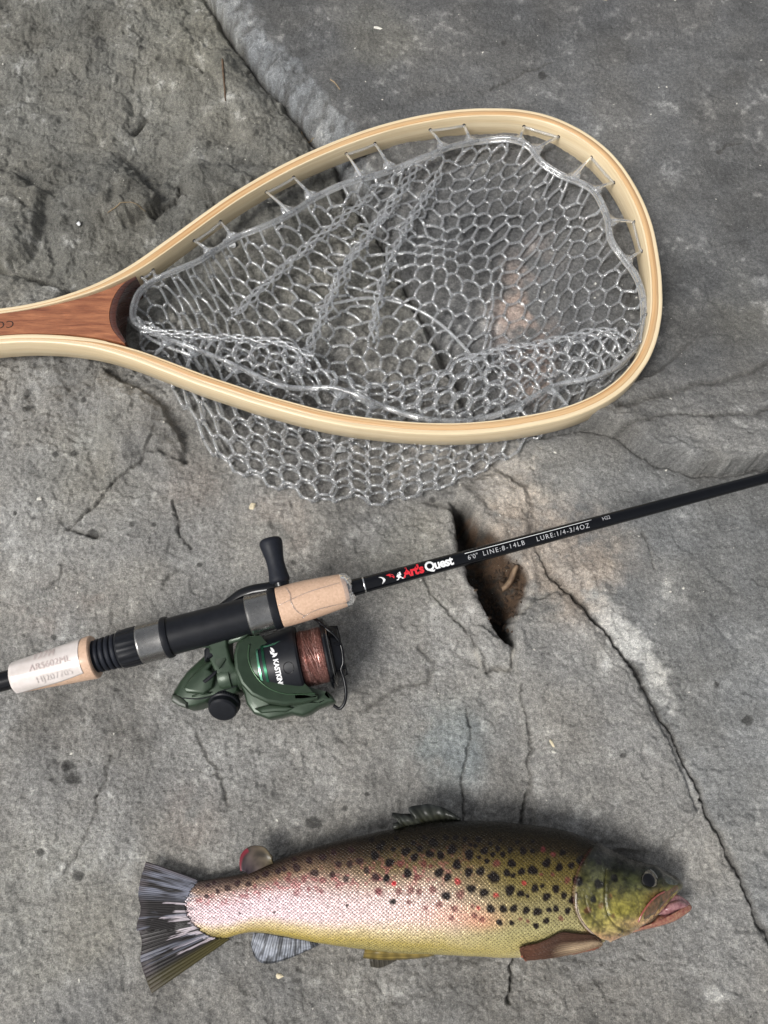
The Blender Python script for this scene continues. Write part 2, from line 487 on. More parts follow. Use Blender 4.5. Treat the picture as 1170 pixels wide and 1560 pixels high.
edge = right * np.exp(-((MK['sd'] + 0.010) / 0.0085) ** 2)
wm = edge * sst(760, 930, py) * sst(1140, 1000, py); col = lay(col, np.clip(sst(0.10, 0.80, wm + 0.45 * n3 + 0.35 * n2) * 0.95, 0, 0.95), (0.47, 0.465, 0.445))   # white worn edge
col = lay(col, np.clip((blob(840, 850, 90, 70) + 0.8 * blob(775, 770, 40, 50) + 0.6 * blob(880, 905, 40)) * (0.75 + 1.4 * n2 + 0.8 * n3), 0, 0.75), (0.33, 0.275, 0.225))    # tan slope by the hole
col = lay(col, np.clip((blob(800, 490, 38, 80) + blob(815, 570, 20, 40)) * (0.5 + 1.8 * n2), 0, 0.6), (0.36, 0.27, 0.225))
col = lay(col, np.clip(blob(750, 730, 40, 30) * 0.5, 0, 1), (0.42, 0.38, 0.33))
col = lay(col, np.clip(sst(0.05, 0.3, n2) * blob(700, 720, 130, 60) , 0, .5), (0.40, 0.37, 0.33))
col = lay(col, right * 0.55 * np.clip(blob(900, 40, 200, 45) + blob(640, 20, 60, 30), 0, 1), (0.085, 0.085, 0.087))
col = lay(col, 0.55 * np.clip(blob(680, 1140, 60, 60) * (1 + 2 * n2), 0, 1), (0.19, 0.225, 0.235))
for cx, cy, r in ((295, 745, 35), (130, 900, 28), (280, 1240, 40), (430, 800, 40), (60, 930, 30)):
    col = lay(col, np.clip(blob(cx, cy, r) * (0.25 + 1.1 * n2), 0, 0.22), (0.29, 0.23, 0.195))
for cx, cy, r in ((150, 690, 80), (350, 40, 90), (560, 100, 60), (80, 1400, 100), (1100, 480, 60), (600, 820, 60)):
    col = lay(col, np.clip(blob(cx, cy, r) * (0.2 + 1.0 * n1), 0, 0.2), (0.19, 0.18, 0.13))
streak = fbm(xx * 0.35 + yy * 0.9, yy * 1.3 - xx * 0.5, 60, 4, 2)
col *= (1 + 0.42 * n1 + 0.24 * n2 + 0.26 * n3 * (1 - 0.5 * right) + 0.20 * streak * right)[:, None]
tone = np.clip(fbm(xx, yy, 22, 3, 7), -.4, .4); col *= 1 + tone[:, None] * np.array([[0.03, 0.0, -0.05]])
rim_l = G([(720, 985), (735, 1018), (776, 1022), (780, 992), (775, 964), (786, 940), (810, 919), (845, 904), (870, 903)])
k = np.exp(-(poly_dist(rim_l, xx, yy) / 0.0017) ** 2) * np.clip(0.55 + 1.6 * n3, 0, .8); col = lay(col, k, (0.42, 0.40, 0.36))
# damp dark drops and lichen spots
DROPS = [(42, 622, 7), (128, 608, 4), (100, 1168, 9), (107, 1186, 9), (86, 1162, 4), (86, 693, 5), (112, 690, 4), (24, 783, 3), (140, 810, 9), (202, 799, 3), (236, 799, 4), (447, 858, 4), (305, 862, 3),
         (475, 1256, 9), (525, 1230, 4), (1045, 5, 9), (824, 135, 6), (765, 86, 4), (35, 968, 5), (80, 970, 4), (5, 638, 3), (1128, 1098, 9), (930, 636, 5), (1070, 650, 4), (708, 545, 9),
         (660, 760, 5), (345, 75, 6), (105, 78, 4), (150, 72, 8), (217, 77, 5), (60, 1298, 5), (120, 1335, 8), (14, 520, 3), (560, 1210, 3), (945, 1150, 5), (1085, 1045, 4)]
for cx, cy, r in DROPS:
    m = (abs(px - cx) < 3 * r) & (abs(py - cy) < 3 * r)
    d = np.hypot(px[m] - cx, (py[m] - cy) * 1.1) / (r * (1 + 1.4 * n3[m]))
    k = sst(1.25, 0.75, d) * 0.8
    col[m] = col[m] * (1 - k[:, None]) + np.array([0.035, 0.034, 0.032]) * k[:, None]
# deep hole's shade painted in, rust brown at right; joints and cracks darkened
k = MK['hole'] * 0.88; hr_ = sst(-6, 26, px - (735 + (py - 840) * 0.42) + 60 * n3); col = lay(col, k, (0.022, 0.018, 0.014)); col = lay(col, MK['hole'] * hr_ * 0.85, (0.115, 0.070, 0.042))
k = np.exp(-(MK['dm'] / 0.0016) ** 2) * 0.55 * (1 - 0.85 * np.exp(-((py - 770) / 95.0) ** 4)); col = lay(col, k, (0.06, 0.055, 0.05))
for ln, dep, w in CRACKS:
    m = near(ln, xx, yy, 0.01); d = poly_dist(ln, MK['wx'][m], MK['wy'][m])
    k = 0.5 * np.exp(-(d / (w * 1.1)) ** 2); col[m] = col[m] * (1 - k[:, None]) + np.array([0.05, 0.046, 0.04]) * k[:, None]
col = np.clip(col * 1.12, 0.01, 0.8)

rk = NM('rock_stone'); oc = rk.coord()
att = rk.n('Attribute'); att.attribute_name = 'tint'
base = att.outputs['Color']
gr = rk.noise(oc, 1150, 3, 0.75)
base = rk.mix(1.0, base, rk.ramp(gr, [(0.30, (0.58, 0.58, 0.58)), (0.5, (0.97, 0.97, 0.97)), (0.68, (1.55, 1.55, 1.52))]), 'MULTIPLY')
g2 = rk.noise(oc, 380, 5, 0.7)
base = rk.mix(1.0, base, rk.ramp(g2, [(0.30, (0.62, 0.62, 0.62)), (0.5, (1, 1, 1)), (0.70, (1.42, 1.41, 1.38))]), 'MULTIPLY')
# pale flecks, then dark specks
fv = rk.voro(oc, 300, 'F1', 1.0); fl = rk.ramp(fv, [(0.055, (1, 1, 1)), (0.10, (0, 0, 0))])
fl = rk.math('MULTIPLY', fl, rk.ramp(rk.noise(oc, 45, 3), [(0.50, (0, 0, 0)), (0.62, (1, 1, 1))]))
base = rk.mix(rk.math('MULTIPLY', fl, 0.7), base, (0.62, 0.61, 0.57))
dk = rk.ramp(rk.voro(oc, 170, 'F1', 1.0), [(0.06, (1, 1, 1)), (0.12, (0, 0, 0))])
dk = rk.math('MULTIPLY', dk, rk.ramp(rk.noise(oc, 33, 2), [(0.52, (0, 0, 0)), (0.6, (1, 1, 1))]))
base = rk.mix(rk.math('MULTIPLY', dk, 0.75), base, (0.03, 0.03, 0.028))
rk.color(base)
rk.rough(rk.ramp(g2, [(0.35, (0.62,) * 3), (0.7, (0.9,) * 3)]))
rk.b.inputs['Specular IOR Level'].default_value = 0.35
nb1 = rk.n('Bump'); nb1.inputs['Strength'].default_value = 0.9; nb1.inputs['Distance'].default_value = 0.0026
rk.l(rk.noise(oc, 330, 7, 0.74), nb1.inputs['Height'])
rk.bump(rk.noise(oc, 1400, 3, 0.75), 0.8, 0.0007, nb1.outputs[0])
ROCK = rk.m

# ---- split the sheet into the slabs that the joints divide
nx, ny = len(gx), len(gy)
Fq = grid_faces(ny, nx)
Vall = np.stack([xx, yy, HH], 1)
fx = xx[Fq].mean(1); fy = yy[Fq].mean(1)
jx = fx + 0.0030 * fbm(fx, fy, 90, 3, 1) + 0.0012 * fbm(fx, fy, 420, 2, 3); jy = fy + 0.0030 * fbm(fx, fy, 90, 3, 2) + 0.0012 * fbm(fx, fy, 420, 2, 4)
lab = np.zeros(len(Fq), int)
lab[inside(RIGHT_SLAB, jx, jy)] = 1
lab[inside(LENS, jx, jy) & (lab == 1)] = 2
MID = G([(780, 985), (776, 962), (786, 940), (810, 918), (845, 903), (866, 900), (900, 940), (960, 1010), (984, 1052), (1064, 1200), (1150, 1385), (1200, 1500), (1240, 1700), (770, 1700), (775, 1528), (786, 1440), (794, 1270), (804, 1170), (798, 1085), (790, 1020)])
lab[inside(MID, jx, jy) & (lab == 0)] = 3
UL = G([(285, -60), (380, 92), (432, 150), (500, 232), (556, 330), (500, 400), (300, 450), (130, 462), (60, 430), (0, 415), (-300, 400), (-400, -60)])
UL[-1] = (-28, 28); UL[-2] = (-28, 0.15); UL[0] = (-12, 28)
UL = np.vstack([[(-0.1, 0.62)], UL[1:], [(-12, 28)]])
lab[inside(UL, jx, jy) & (lab == 0)] = 4
for bi, b in ((5, 0), (6, 1), (7, 2)):
    lab[inside(BLOCKS[b][0], jx, jy)] = bi
rock_root = bpy.data.objects.new('rock_ground', None); rock_root['kind'] = 'structure'; COL.objects.link(rock_root)
for k in range(8):
    Fk = Fq[lab == k]
    if not len(Fk): continue
    used, inv = np.unique(Fk, return_inverse=True)
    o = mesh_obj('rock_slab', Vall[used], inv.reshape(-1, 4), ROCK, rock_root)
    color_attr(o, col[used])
print('rock', nx, ny)
def ground_z(pts):
    pts = np.asarray(pts, float)
    return rock_fields(pts[:, 0].copy(), pts[:, 1].copy())[0]
# ================================================================== LANDING NET
# ---- materials
def wood(name, c1, c2, scale=(6, 90, 90), rough=0.32, grain=0.5, coat=0.3):
    k = NM(name); at = k.n('UVMap'); at.uv_map = 'grain'
    v = k.mapping(at.outputs[0], scale)
    f = k.noise(v, 1.0, 6, 0.6, 0.6)
    c = k.ramp(f, [(0.28, c2), (0.5, tuple((a + b) / 2 for a, b in zip(c1, c2))), (0.68, c1)])
    f2 = k.noise(k.mapping(at.outputs[0], (scale[0] * 7, scale[1] * 5, 1)), 1.0, 3, 0.6)
    c = k.mix(grain, c, k.ramp(f2, [(0.3, (0.55, 0.5, 0.45)), (0.6, (1.1, 1.08, 1.05))]), 'MULTIPLY')
    k.color(c); k.rough(k.ramp(f2, [(0.3, (rough * 1.3,) * 3), (0.7, (rough * .8,) * 3)]))
    k.set(Coat_Weight=coat, Coat_Roughness=0.15)
    k.bump(f2, 0.25, 0.0003)
    return k.m
W_PALE = wood('pale_ash_wood', (0.80, 0.68, 0.47), (0.68, 0.53, 0.32), (5, 260, 1), 0.38, 0.25)
W_ORANGE = wood('orange_cedar_strip', (0.70, 0.50, 0.28), (0.50, 0.26, 0.10), (5, 420, 1), 0.35, 0.3)
W_ROSE = wood('rosewood', (0.44, 0.18, 0.085), (0.17, 0.05, 0.024), (22, 210, 1), 0.30, 0.55, 0.45)
W_DARK = wood('dark_rosewood_end', (0.085, 0.028, 0.017), (0.03, 0.010, 0.008), (30, 160, 1), 0.28, 0.4, 0.4)
RUB = NM('clear_rubber')
RUB.set(Base_Color=(0.96, 0.975, 0.985), Roughness=0.10, IOR=1.46, Transmission_Weight=0.88, Coat_Weight=0.8)
RUB.rough(RUB.ramp(RUB.noise(RUB.coord(), 300, 3), [(0.35, (0.05,) * 3), (0.7, (0.20,) * 3)]))
RUBM = RUB.m
INK = simple('burnt_lettering', (0.03, 0.015, 0.01), 0.6, var=0.1)

ZT = 0.036; ZB = 0.0135             # top and bottom of the bent wooden frame
OUT_TOP = [(-160, 474), (-100, 475), (-50, 473), (0, 469), (50, 461), (100, 448), (150, 429), (200, 402), (250, 367), (300, 331), (350, 296), (400, 266), (450, 240), (500, 218), (550, 199), (600, 184), (650, 173), (700, 166), (750, 164),
           (800, 167), (850, 180), (900, 206), (940, 241), (972, 288), (994, 340), (1006, 400), (1010, 450), (1008, 485), (1000, 522), (984, 556), (955, 590), (915, 617), (865, 637), (800, 651), (740, 659), (680, 662), (600, 658), (500, 644),
           (400, 618), (350, 602), (300, 585), (250, 566), (200, 547), (150, 532), (100, 524), (50, 521), (0, 523), (-50, 528), (-100, 531), (-160, 533)]
outer = resample(catmull(PP(OUT_TOP, ZT), 8), 420)
tan = np.gradient(outer, axis=0); tan /= np.linalg.norm(tan, axis=1)[:, None]
inn = np.stack([tan[:, 1], -tan[:, 0], 0 * tan[:, 0]], 1)        # points into the hoop
if np.dot(inn[210], P(700, 430, ZT) - outer[210]) < 0: inn = -inn
sarc = np.r_[0, np.cumsum(np.linalg.norm(np.diff(outer, axis=0), axis=1))]
opx, opy = proj(outer)
net = thing('landing_net', 'pale wood teardrop landing net with clear rubber mesh bag lying on the grey rock', 'landing net', tuple(P(500, 430, 0)))
# laminations, from the outside in: pale 3.4, orange 2.6, pale 4.0 mm; near the handle the orange line fades out
NF = len(outer)
def lam(w0, w1, name, mat, dz=0.0, i0=0, i1=NF, parent=None):
    idx = np.arange(i0, i1)
    w0 = np.broadcast_to(w0, (NF,)); w1 = np.broadcast_to(w1, (NF,))
    b = 0.0011 if True else 0
    V = []; UV = []
    wig = 0.00012 * np.array([fbm(np.array([s * 1.0]), np.array([0.3]), 90, 2, 2)[0] for s in sarc])
    for i in idx:
        o, n = outer[i], inn[i]
        a, c = w0[i] + wig[i], w1[i] + wig[i]
        bo = min(b, (c - a) * .4)
        bl = bo if a < 0.0005 else bo * 0.12; br = bo * (1.0 if c > 0.0085 else 0.12)
        ZB = ZBV[i]
        prof = [(a, ZB + bl), (a, (ZT + ZB) / 2), (a, ZT - bl), (a + bl * .3, ZT - bl * .3), (a + bl, ZT + dz), ((a + c) / 2, ZT + dz), (c - br, ZT + dz), (c - br * .3, ZT - br * .3), (c, ZT - br), (c, (ZT + ZB) / 2), (c, ZB + br), (c - br, ZB - dz), (a + bl, ZB - dz)]
        for q, (w, z) in enumerate(prof):
            p = o + n * w; V.append((p[0], p[1], z))
            UV.append((sarc[i], w + z * 1.0 + (0.4 if name else 0)))
    k = 13; n = len(idx)
    F = [tuple(f) for f in grid_faces(n, k, wrap_m=True).tolist()]
    F += [tuple(range(k))[::-1], tuple(range((n - 1) * k, n * k))]
    ob = fix(mesh_obj(name, np.array(V), F, mat, parent or net))
    add_uv(ob, np.array(UV))
    return ob
def add_uv(ob, UV):
    me = ob.data; uv = me.uv_layers.new(name='grain')
    li = np.zeros(len(me.loops), dtype=np.int32); me.loops.foreach_get('vertex_index', li)
    uv.data.foreach_set('uv', UV[li].astype(np.float32).ravel())
north_ = np.arange(NF) < NF / 2
ZBV = np.where(north_, np.interp(opx, [0, 150, 300, 500, 760, 1010], [0.0145, 0.0165, 0.0190, 0.0172, 0.0135, 0.0135]), np.interp(opx, [0, 150, 300, 700, 900, 1010], [0.0145, 0.0145, 0.0145, 0.0162, 0.0150, 0.0135]))
ZBV = np.convolve(np.pad(ZBV, 8, 'edge'), np.ones(17) / 17, 'valid')
hand = sst(250, 60, opx)              # 1 near the handle
wA = 0.0036 * np.ones(NF) * (1 - 0.15 * hand); wB = wA + 0.0050 * (1 - hand) + 0.0007 * hand; wC = 0.0098 * (1 - hand) + 0.0072 * hand
north = np.arange(NF) < NF / 2
wC = np.where(north, wC - 0.0020 * hand, wC)
lam(0.0, wA, 'outer_lamination', W_PALE)
lam(wA, wB, 'middle_lamination', W_ORANGE, 0.00012)
lam(wB, wC, 'inner_lamination', W_PALE)
# rosewood handle core between the two arms
iN = [i for i in range(NF) if opx[i] < 212 and north[i]]; iS = [i for i in range(NF) if opx[i] < 193 and not north[i]]
nn = 40
Nl = resample(np.array([outer[i] + inn[i] * (wC[i] + 0.00005) for i in iN]), nn)
Sl = resample(np.array([outer[i] + inn[i] * (wC[i] + 0.00005) for i in iS][::-1]), nn)
end = catmull(PP([(207, 421), (190, 431), (176, 448), (168, 468), (167, 488), (173, 505), (190, 524)], ZT), 6)
m = 17
rows = []
for i in range(nn):
    t = i / (nn - 1); row = []
    for j in range(m):
        u = j / (m - 1); p = Nl[i] * (1 - u) + Sl[i] * u
        e = resample(end, m)[j]
        x0 = Nl[0] * (1 - u) + Sl[0] * u
        q = x0 + (e - x0) * t
        edge_w = abs(u - .5) * 2
        base_p = x0 + (p - x0)
        # keep the sides on the arms, bend the end to the concave throat
        q = q * (1 - edge_w ** 3) + base_p * edge_w ** 3 if t > 0.5 else q * (1 - edge_w ** 2) + base_p * edge_w ** 2
        row.append(q)
    rows.append(row)
rows = np.array(rows)
rows[-1] = resample(end, m)
# straight interpolation between the arm edges gives cleaner sides
for i in range(nn):
    t = i / (nn - 1)
    for j in range(m):
        u = j / (m - 1)
        a = Nl[i] * (1 - u) + Sl[i] * u
        bend = resample(end, m)[j] - (Nl[-1] * (1 - u) + Sl[-1] * u)
        rows[i, j] = a + bend * t ** 3
def slab_from_rows(rows, zt, zb, name, mat, parent, crown=0.0):
    n, m = rows.shape[:2]
    top = rows.copy(); uu = np.linspace(-1, 1, m)[None, :]
    top[..., 2] = zt + crown * (1 - uu ** 2); bot = rows.copy(); bot[..., 2] = zb
    V = np.vstack([top.reshape(-1, 3), bot.reshape(-1, 3)]); N = n * m
    F = grid_faces(n, m).tolist(); F2 = [[a + N for a in f[::-1]] for f in F]
    S = []
    ring = [i * m for i in range(n)] + [(n - 1) * m + j for j in range(1, m)] + [i * m + m - 1 for i in range(n - 2, -1, -1)] + [j for j in range(m - 2, 0, -1)]
    for a, b in zip(ring, ring[1:] + ring[:1]): S.append([a, b, b + N, a + N])
    o = fix(mesh_obj(name, V, [tuple(f) for f in F + F2 + S], mat, parent))
    sharp(o, 40)
    UV = np.c_[V[:, 0] * 1.0, V[:, 1] + V[:, 2]]
    add_uv(o, UV)
    return o
core = slab_from_rows(rows[:, :], ZT + 0.0002, ZB + 0.0002, 'handle_core', W_ROSE, net, 0.0003)
# dark concave throat piece, a curved band standing against the end of the core
e0 = resample(end, 26); c_in = P(235, 470, ZT)
thk = np.sin(np.linspace(0.15, math.pi - 0.12, 26)) ** 0.6 * 0.0052 + 0.0006
dirs = np.array([unit(np.array([c_in[0] - p[0], c_in[1] - p[1], 0])) for p in e0])
e1 = e0 + dirs * thk[:, None]
rr = np.stack([e0 + dirs * 0.0001, e0 + dirs * thk[:, None] * .33, e0 + dirs * thk[:, None] * .66, e1], 1)
th = slab_from_rows(rr, ZT + 0.0004, ZB - 0.0015, 'throat', W_DARK, net, 0.0006); bevel(th, 0.0009, 3, 40)
# lettering on the handle, read from the other side
def text_mesh(body, size, name, mat, parent, fn, extrude=0.0, offset=0.0, shear=0.0, space=1.0, align='LEFT', sub=0):
    """flat lettering; fn maps text-plane (x, y) metres to a world point"""
    cu = bpy.data.curves.new(name, 'FONT'); cu.body = body; cu.size = size; cu.offset = offset; cu.shear = shear; cu.space_character = space; cu.align_x = align
    cu.resolution_u = 3
    tmp = bpy.data.objects.new(name, cu); COL.objects.link(tmp)
    bpy.context.view_layer.update()
    me = bpy.data.meshes.new_from_object(tmp)
    COL.objects.unlink(tmp); bpy.data.objects.remove(tmp)
    import bmesh
    bm = bmesh.new(); bm.from_mesh(me)
    if sub:
        bmesh.ops.triangulate(bm, faces=bm.faces)
        for _ in range(sub):
            es = [e for e in bm.edges if e.calc_length() > size * 0.18]
            if es: bmesh.ops.subdivide_edges(bm, edges=es, cuts=1)
            bmesh.ops.triangulate(bm, faces=bm.faces)
    V = np.array([fn(v.co.x, v.co.y) for v in bm.verts]); bm.verts.index_update()
    F = [tuple(v.index for v in f.verts) for f in bm.faces]
    bm.free(); bpy.data.meshes.remove(me)
    return mesh_obj(name, V, F, mat, parent, smooth=False)
a0 = P(22.5, 489, ZT); ax = unit(P(-30, 493, ZT) - P(22.5, 489, ZT)); ay = np.array([ax[1], -ax[0], 0]); ay = ay if ay[1] < 0 else -ay
text_mesh('CO', 0.0095, 'lettering', INK, core, lambda x, y: a0 + ax * x + ay * y + np.array([0, 0, 0.00062]), space=1.15, offset=0.0)

# ---- rubber rim cord
CORD = [(207, 452), (226, 432), (262, 414), (300, 398), (330, 379), (362, 360), (400, 345), (440, 326), (480, 300), (520, 281), (560, 269), (600, 257), (640, 241), (690, 222), (735, 214), (778, 211), (806, 222), (826, 247), (855, 266), (885, 278),
        (908, 293), (926, 330), (932, 365), (952, 395), (970, 420), (981, 455), (980, 500), (965, 535), (935, 562), (895, 578), (850, 586), (815, 604), (780, 624), (735, 638), (690, 642), (640, 637), (590, 622), (548, 604), (505, 591), (465, 592),
        (425, 587), (385, 570), (345, 551), (300, 533), (265, 520), (228, 505), (202, 487)]
cz = []
for (a, b) in CORD:
    cz.append(0.0285 + 0.003 * math.sin(a * 0.05) - (0.004 if b > 480 else 0))
cord = catmull(PP([(a, b, z) for (a, b), z in zip(CORD, cz)]), 8, closed=True)
cord = resample(cord, 420, closed=True)
rim = MB()
rim.tube(cord, 0.0021, 12, closed=True, flat=1.2)
off2 = cord + np.array([0, 0, 0.0004]); cen = cord.mean(0)
dirc = cen - cord; dirc[:, 2] = 0; dirc /= np.linalg.norm(dirc, axis=1)[:, None]
rim.tube(cord + dirc * 0.0022 + np.array([0, 0, -0.0012]), 0.00125, 8, closed=True)
rim.build('rim_cord', RUBM, net)
# attachment loops through pairs of holes in the frame
def frame_pt(px_, py_, zfrac=0.6):
    """point on the inner face of the wood nearest the given pixel"""
    q = P(px_, py_, ZB + (ZT - ZB) * zfrac)
    ips = np.array([outer[i] + inn[i] * wC[i] for i in range(NF)]); ips[:, 2] = q[2]
    k = np.argmin(np.linalg.norm(ips - q, axis=1)); return ips[k], inn[k], k
PAIRS = [((298, 368), (342, 347)), ((412, 302), (456, 281)), ((533, 247), (580, 231)), ((660, 206), (708, 195)), ((796, 204), (848, 211)), ((893, 244), (927, 283)), ((958, 340), (976, 382)), ((984, 480), (978, 520)),
         ((862, 608), (800, 632)), ((720, 645), (655, 645)), ((556, 632), (503, 620)), ((395, 596), (340, 575)), ((285, 556), (240, 536)), ((214, 424), (236, 412))]
HOLE_M = simple('drilled_hole', (0.02, 0.012, 0.008), 0.8, var=0.1)
for pa, pb in PAIRS:
    lo = MB(); feet = []
    pts = []
    for q in (pa, pb):
        f, nrm, k = frame_pt(*q)
        d = np.linalg.norm(cord[:, :2] - f[None, :2], axis=1); c = cord[np.argmin(d)]
        feet.append((f, nrm, c))
    mid = (feet[0][0] + feet[1][0]) / 2
    for (f, nrm, c), other in ((feet[0], feet[1]), (feet[1], feet[0])):
        sdir = unit(other[0] - f)
        tip = f + nrm * 0.0009
        k2 = np.argmin(np.linalg.norm(cord - (c - sdir * 0.000), axis=1))
        path = catmull([tip - nrm * 0.002, tip, tip * .55 + c * .45 + np.array([0, 0, 0.001]), c], 6)
        lo.tube(path, np.interp(np.linspace(0, 1, len(path)), [0, 0.3, 0.6, 1], [0.0011, 0.0011, 0.0013, 0.0021]), 8)
        # webbed foot spreading onto the cord
        ca = cord[(k2 + 3) % 420]; cb = cord[(k2 - 3) % 420]; mp = tip * .45 + c * .55
        W = np.array([ca, c, cb, mp + 0.0006 * unit(ca - cb), mp - 0.0006 * unit(ca - cb)])
        up = np.array([0, 0, 0.0007])
        V = np.vstack([W + up, W - up])
        lo.add(V, [(0, 1, 4, 3), (1, 2, 4), (5, 6, 9, 8), (6, 7, 9), (0, 3, 8, 5), (2, 4, 9, 7), (3, 4, 9, 8), (0, 1, 6, 5), (1, 2, 7, 6)])
    a, b = feet[0], feet[1]
    mids, nm, _ = frame_pt(*(np.array(proj(mid))))
    arc = [a[0] + a[1] * 0.0009]
    for t in np.linspace(0, 1, 7)[1:-1]:
        q = a[0] * (1 - t) + b[0] * t; ips, nq, _k = frame_pt(*np.array(proj(q))); arc.append(ips + nq * (0.0011 + 0.0012 * math.sin(t * math.pi)))
    arc.append(b[0] + b[1] * 0.0009)
    lo.tube(catmull(arc, 4), 0.0011, 8)
    lo.build('rim_loop', RUBM, net)
    for f, nrm, c in feet:
        h = MB(); h.tube([f - nrm * 0.001, f + nrm * 0.00025], 0.0016, 10, mi=0); h.build('hole', HOLE_M, net)

# ---- the mesh bag: a hexagonal sheet laid out flat in (x, arc length) and hung on profile curves
gbase = lambda x, y: ground_z(np.stack([x, y], 1))
nc = 140
ip = cord.copy()
leftx, rightx = ip[:, 0].min() + 0.001, ip[:, 0].max() - 0.001
kl, kr = ip[:, 0].argmin(), ip[:, 0].argmax()
def side(k0, k1):
    idx = [k0]
    while idx[-1] != k1: idx.append((idx[-1] + 1) % len(ip))
    return ip[idx]
north_c = side(kl, kr); south_c = side(kr, kl)[::-1]
if north_c[:, 1].mean() < south_c[:, 1].mean(): north_c, south_c = south_c, north_c
def crv(c, x):
    o = np.argsort(c[:, 0]); return np.interp(x, c[o, 0], c[o, 1]), np.interp(x, c[o, 0], c[o, 2])
SIL = catmull(PP([(236, 560), (262, 590), (280, 622), (300, 652), (322, 690), (345, 712), (400, 737), (455, 756), (497, 769), (530, 757), (570, 768), (620, 758), (700, 733), (760, 706), (815, 672), (850, 640), (900, 600), (960, 560)], 0.006), 6)
FOLD = catmull(PP([(195, 492), (232, 500), (300, 508), (370, 513), (430, 519), (475, 540), (520, 566), (560, 580), (620, 577), (690, 552), (750, 530), (820, 520), (880, 505), (930, 500), (985, 490)], 0.03), 6)
def smooth_path(pts, n):
    return resample(catmull(pts, 8), n)
Xs = np.linspace(leftx, rightx, nc)
tabs = []; LN = []; LS = []
for i, X in enumerate(Xs):
    e = min(1, min(X - leftx, rightx - X) / 0.055)
    yn, zn = crv(north_c, X); ys, zs = crv(south_c, X)
    o = np.argsort(SIL[:, 0]); yb = np.interp(X, SIL[o, 0], SIL[o, 1])
    o = np.argsort(FOLD[:, 0]); yf = np.interp(X, FOLD[o, 0], FOLD[o, 1])
    yb = min(yb, ys - 0.004 * e - 0.001)
    yf = min(max(yf, ys + 0.006), yn - 0.002)
    gz = lambda y: 0.0035
    hump = 0.012 * math.exp(-((X - P(660, 420, 0)[0]) / 0.05) ** 2) * e
    a = [(yn, zn), (yn - 0.010 * e, zn - 0.010 * e), (yn - 0.026 * e - 0.001, 0.0075 + 0.012 * (1 - e)), (yn * .62 + yb * .38, 0.0085 + hump), (yn * .35 + yb * .65, 0.0065), (yb + 0.012 * e, 0.004), (yb, 0.0085)]
    b = [(yb, 0.0085), (yb + 0.008 * e + .0005, 0.0135), ((yb + ys) / 2, 0.0140), (ys * .8 + yf * .2 + 0.004, 0.0150), (yf * .8 + ys * .2, 0.024 + 0.002 * e), (yf, 0.028), (yf - 0.0015, 0.031), (yf * .6 + ys * .4, 0.0305), (ys, zs)]
    A = catmull([(X, y, z) for y, z in a][::-1], 8); B = catmull([(X, y, z) for y, z in b], 8)
    la = np.r_[0, np.cumsum(np.linalg.norm(np.diff(A, axis=0), axis=1))]; lb = np.r_[0, np.cumsum(np.linalg.norm(np.diff(B, axis=0), axis=1))]
    LN.append(la[-1]); LS.append(lb[-1])
    tabs.append((np.r_[-la[::-1], lb[1:]], np.vstack([A[::-1], B[1:]])))
LN = np.array(LN); LS = np.array(LS)
def sheet(X, s):
    f = np.clip((X - Xs[0]) / (Xs[-1] - Xs[0]) * (nc - 1), 0, nc - 1.001); i = int(f); t = f - i
    def ev(k):
        ss, pp = tabs[k]; return np.array([np.interp(s, ss, pp[:, c]) for c in range(3)])
    return ev(i) * (1 - t) + ev(i + 1) * t
# pleats: (line in pixels, half width, pull, height, side)
PLEATS = [([(640, 238), (600, 300), (525, 405), (467, 535), (440, 575)], 0.0095, 0.0150, 0.016), ([(600, 262), (467, 376), (354, 480)], 0.0075, 0.0095, 0.010), ([(668, 262), (590, 400), (563, 525)], 0.0090, 0.0125, 0.014),
          ([(700, 330), (900, 352)], 0.014, 0.0085, 0.008), ([(770, 420), (745, 500), (752, 560)], 0.0075, 0.0075, 0.009), ([(620, 330), (700, 290), (800, 300), (860, 330)], 0.008, 0.005, 0.006)]
PL = [(catmull(PP(l, 0.012), 5), w, c, h) for l, w, c, h in PLEATS]
def pleat(p, s):
    q = p.copy()
    lay_f = 1.0 if s < -0.02 else 0.0 if s > 0 else -s / 0.02
    if lay_f <= 0: return q
    for ln, w, c, h in PL:
        d2 = np.linalg.norm(ln[:, :2] - q[None, :2], axis=1); k = int(np.argmin(d2))
        k0, k1 = max(k - 1, 0), min(k + 1, len(ln) - 1)
        tg = unit(ln[k1] - ln[k0]); nr = np.array([-tg[1], tg[0], 0])
        d = float(np.dot(q - ln[k], nr)); along = k / (len(ln) - 1)
        endf = math.sin(math.pi * min(1, max(0, 0.08 + 0.84 * along))) ** 0.5
        over = abs(float(np.dot(q - ln[k], tg)))
        endf *= math.exp(-(over / 0.01) ** 2)
        q = q - nr * (c * math.tanh(d / w) * math.exp(-(d / (w * 4)) ** 2)) * endf * lay_f
        q[2] += h * math.exp(-(d / (w * 1.2)) ** 2) * endf * lay_f
    c0 = P(672, 415, 0.01); d = q - c0; d[2] = 0; r = np.linalg.norm(d)
    g = 0.40 * math.exp(-(r / 0.045) ** 2) * lay_f; q = q - d * g; q[2] += 0.016 * math.exp(-(r / 0.042) ** 2) * lay_f
    # gentle crumple
    q[0] += 0.0016 * math.sin(q[1] * 75 + 1) * lay_f; q[1] += 0.0016 * math.sin(q[0] * 82) * lay_f
    return q
PITCH = 0.0156; Rh = PITCH / math.sqrt(3)
nodes = {}; edges = set()
def key(x, y): return (round(x / (Rh * .05)), round(y / (Rh * .05)))
smin, smax = -LN.max() - 0.02, LS.max() + 0.02
ncx = int((rightx - leftx) / (1.5 * Rh)) + 3; ncy0 = int(smin / PITCH) - 2; ncy1 = int(smax / PITCH) + 2
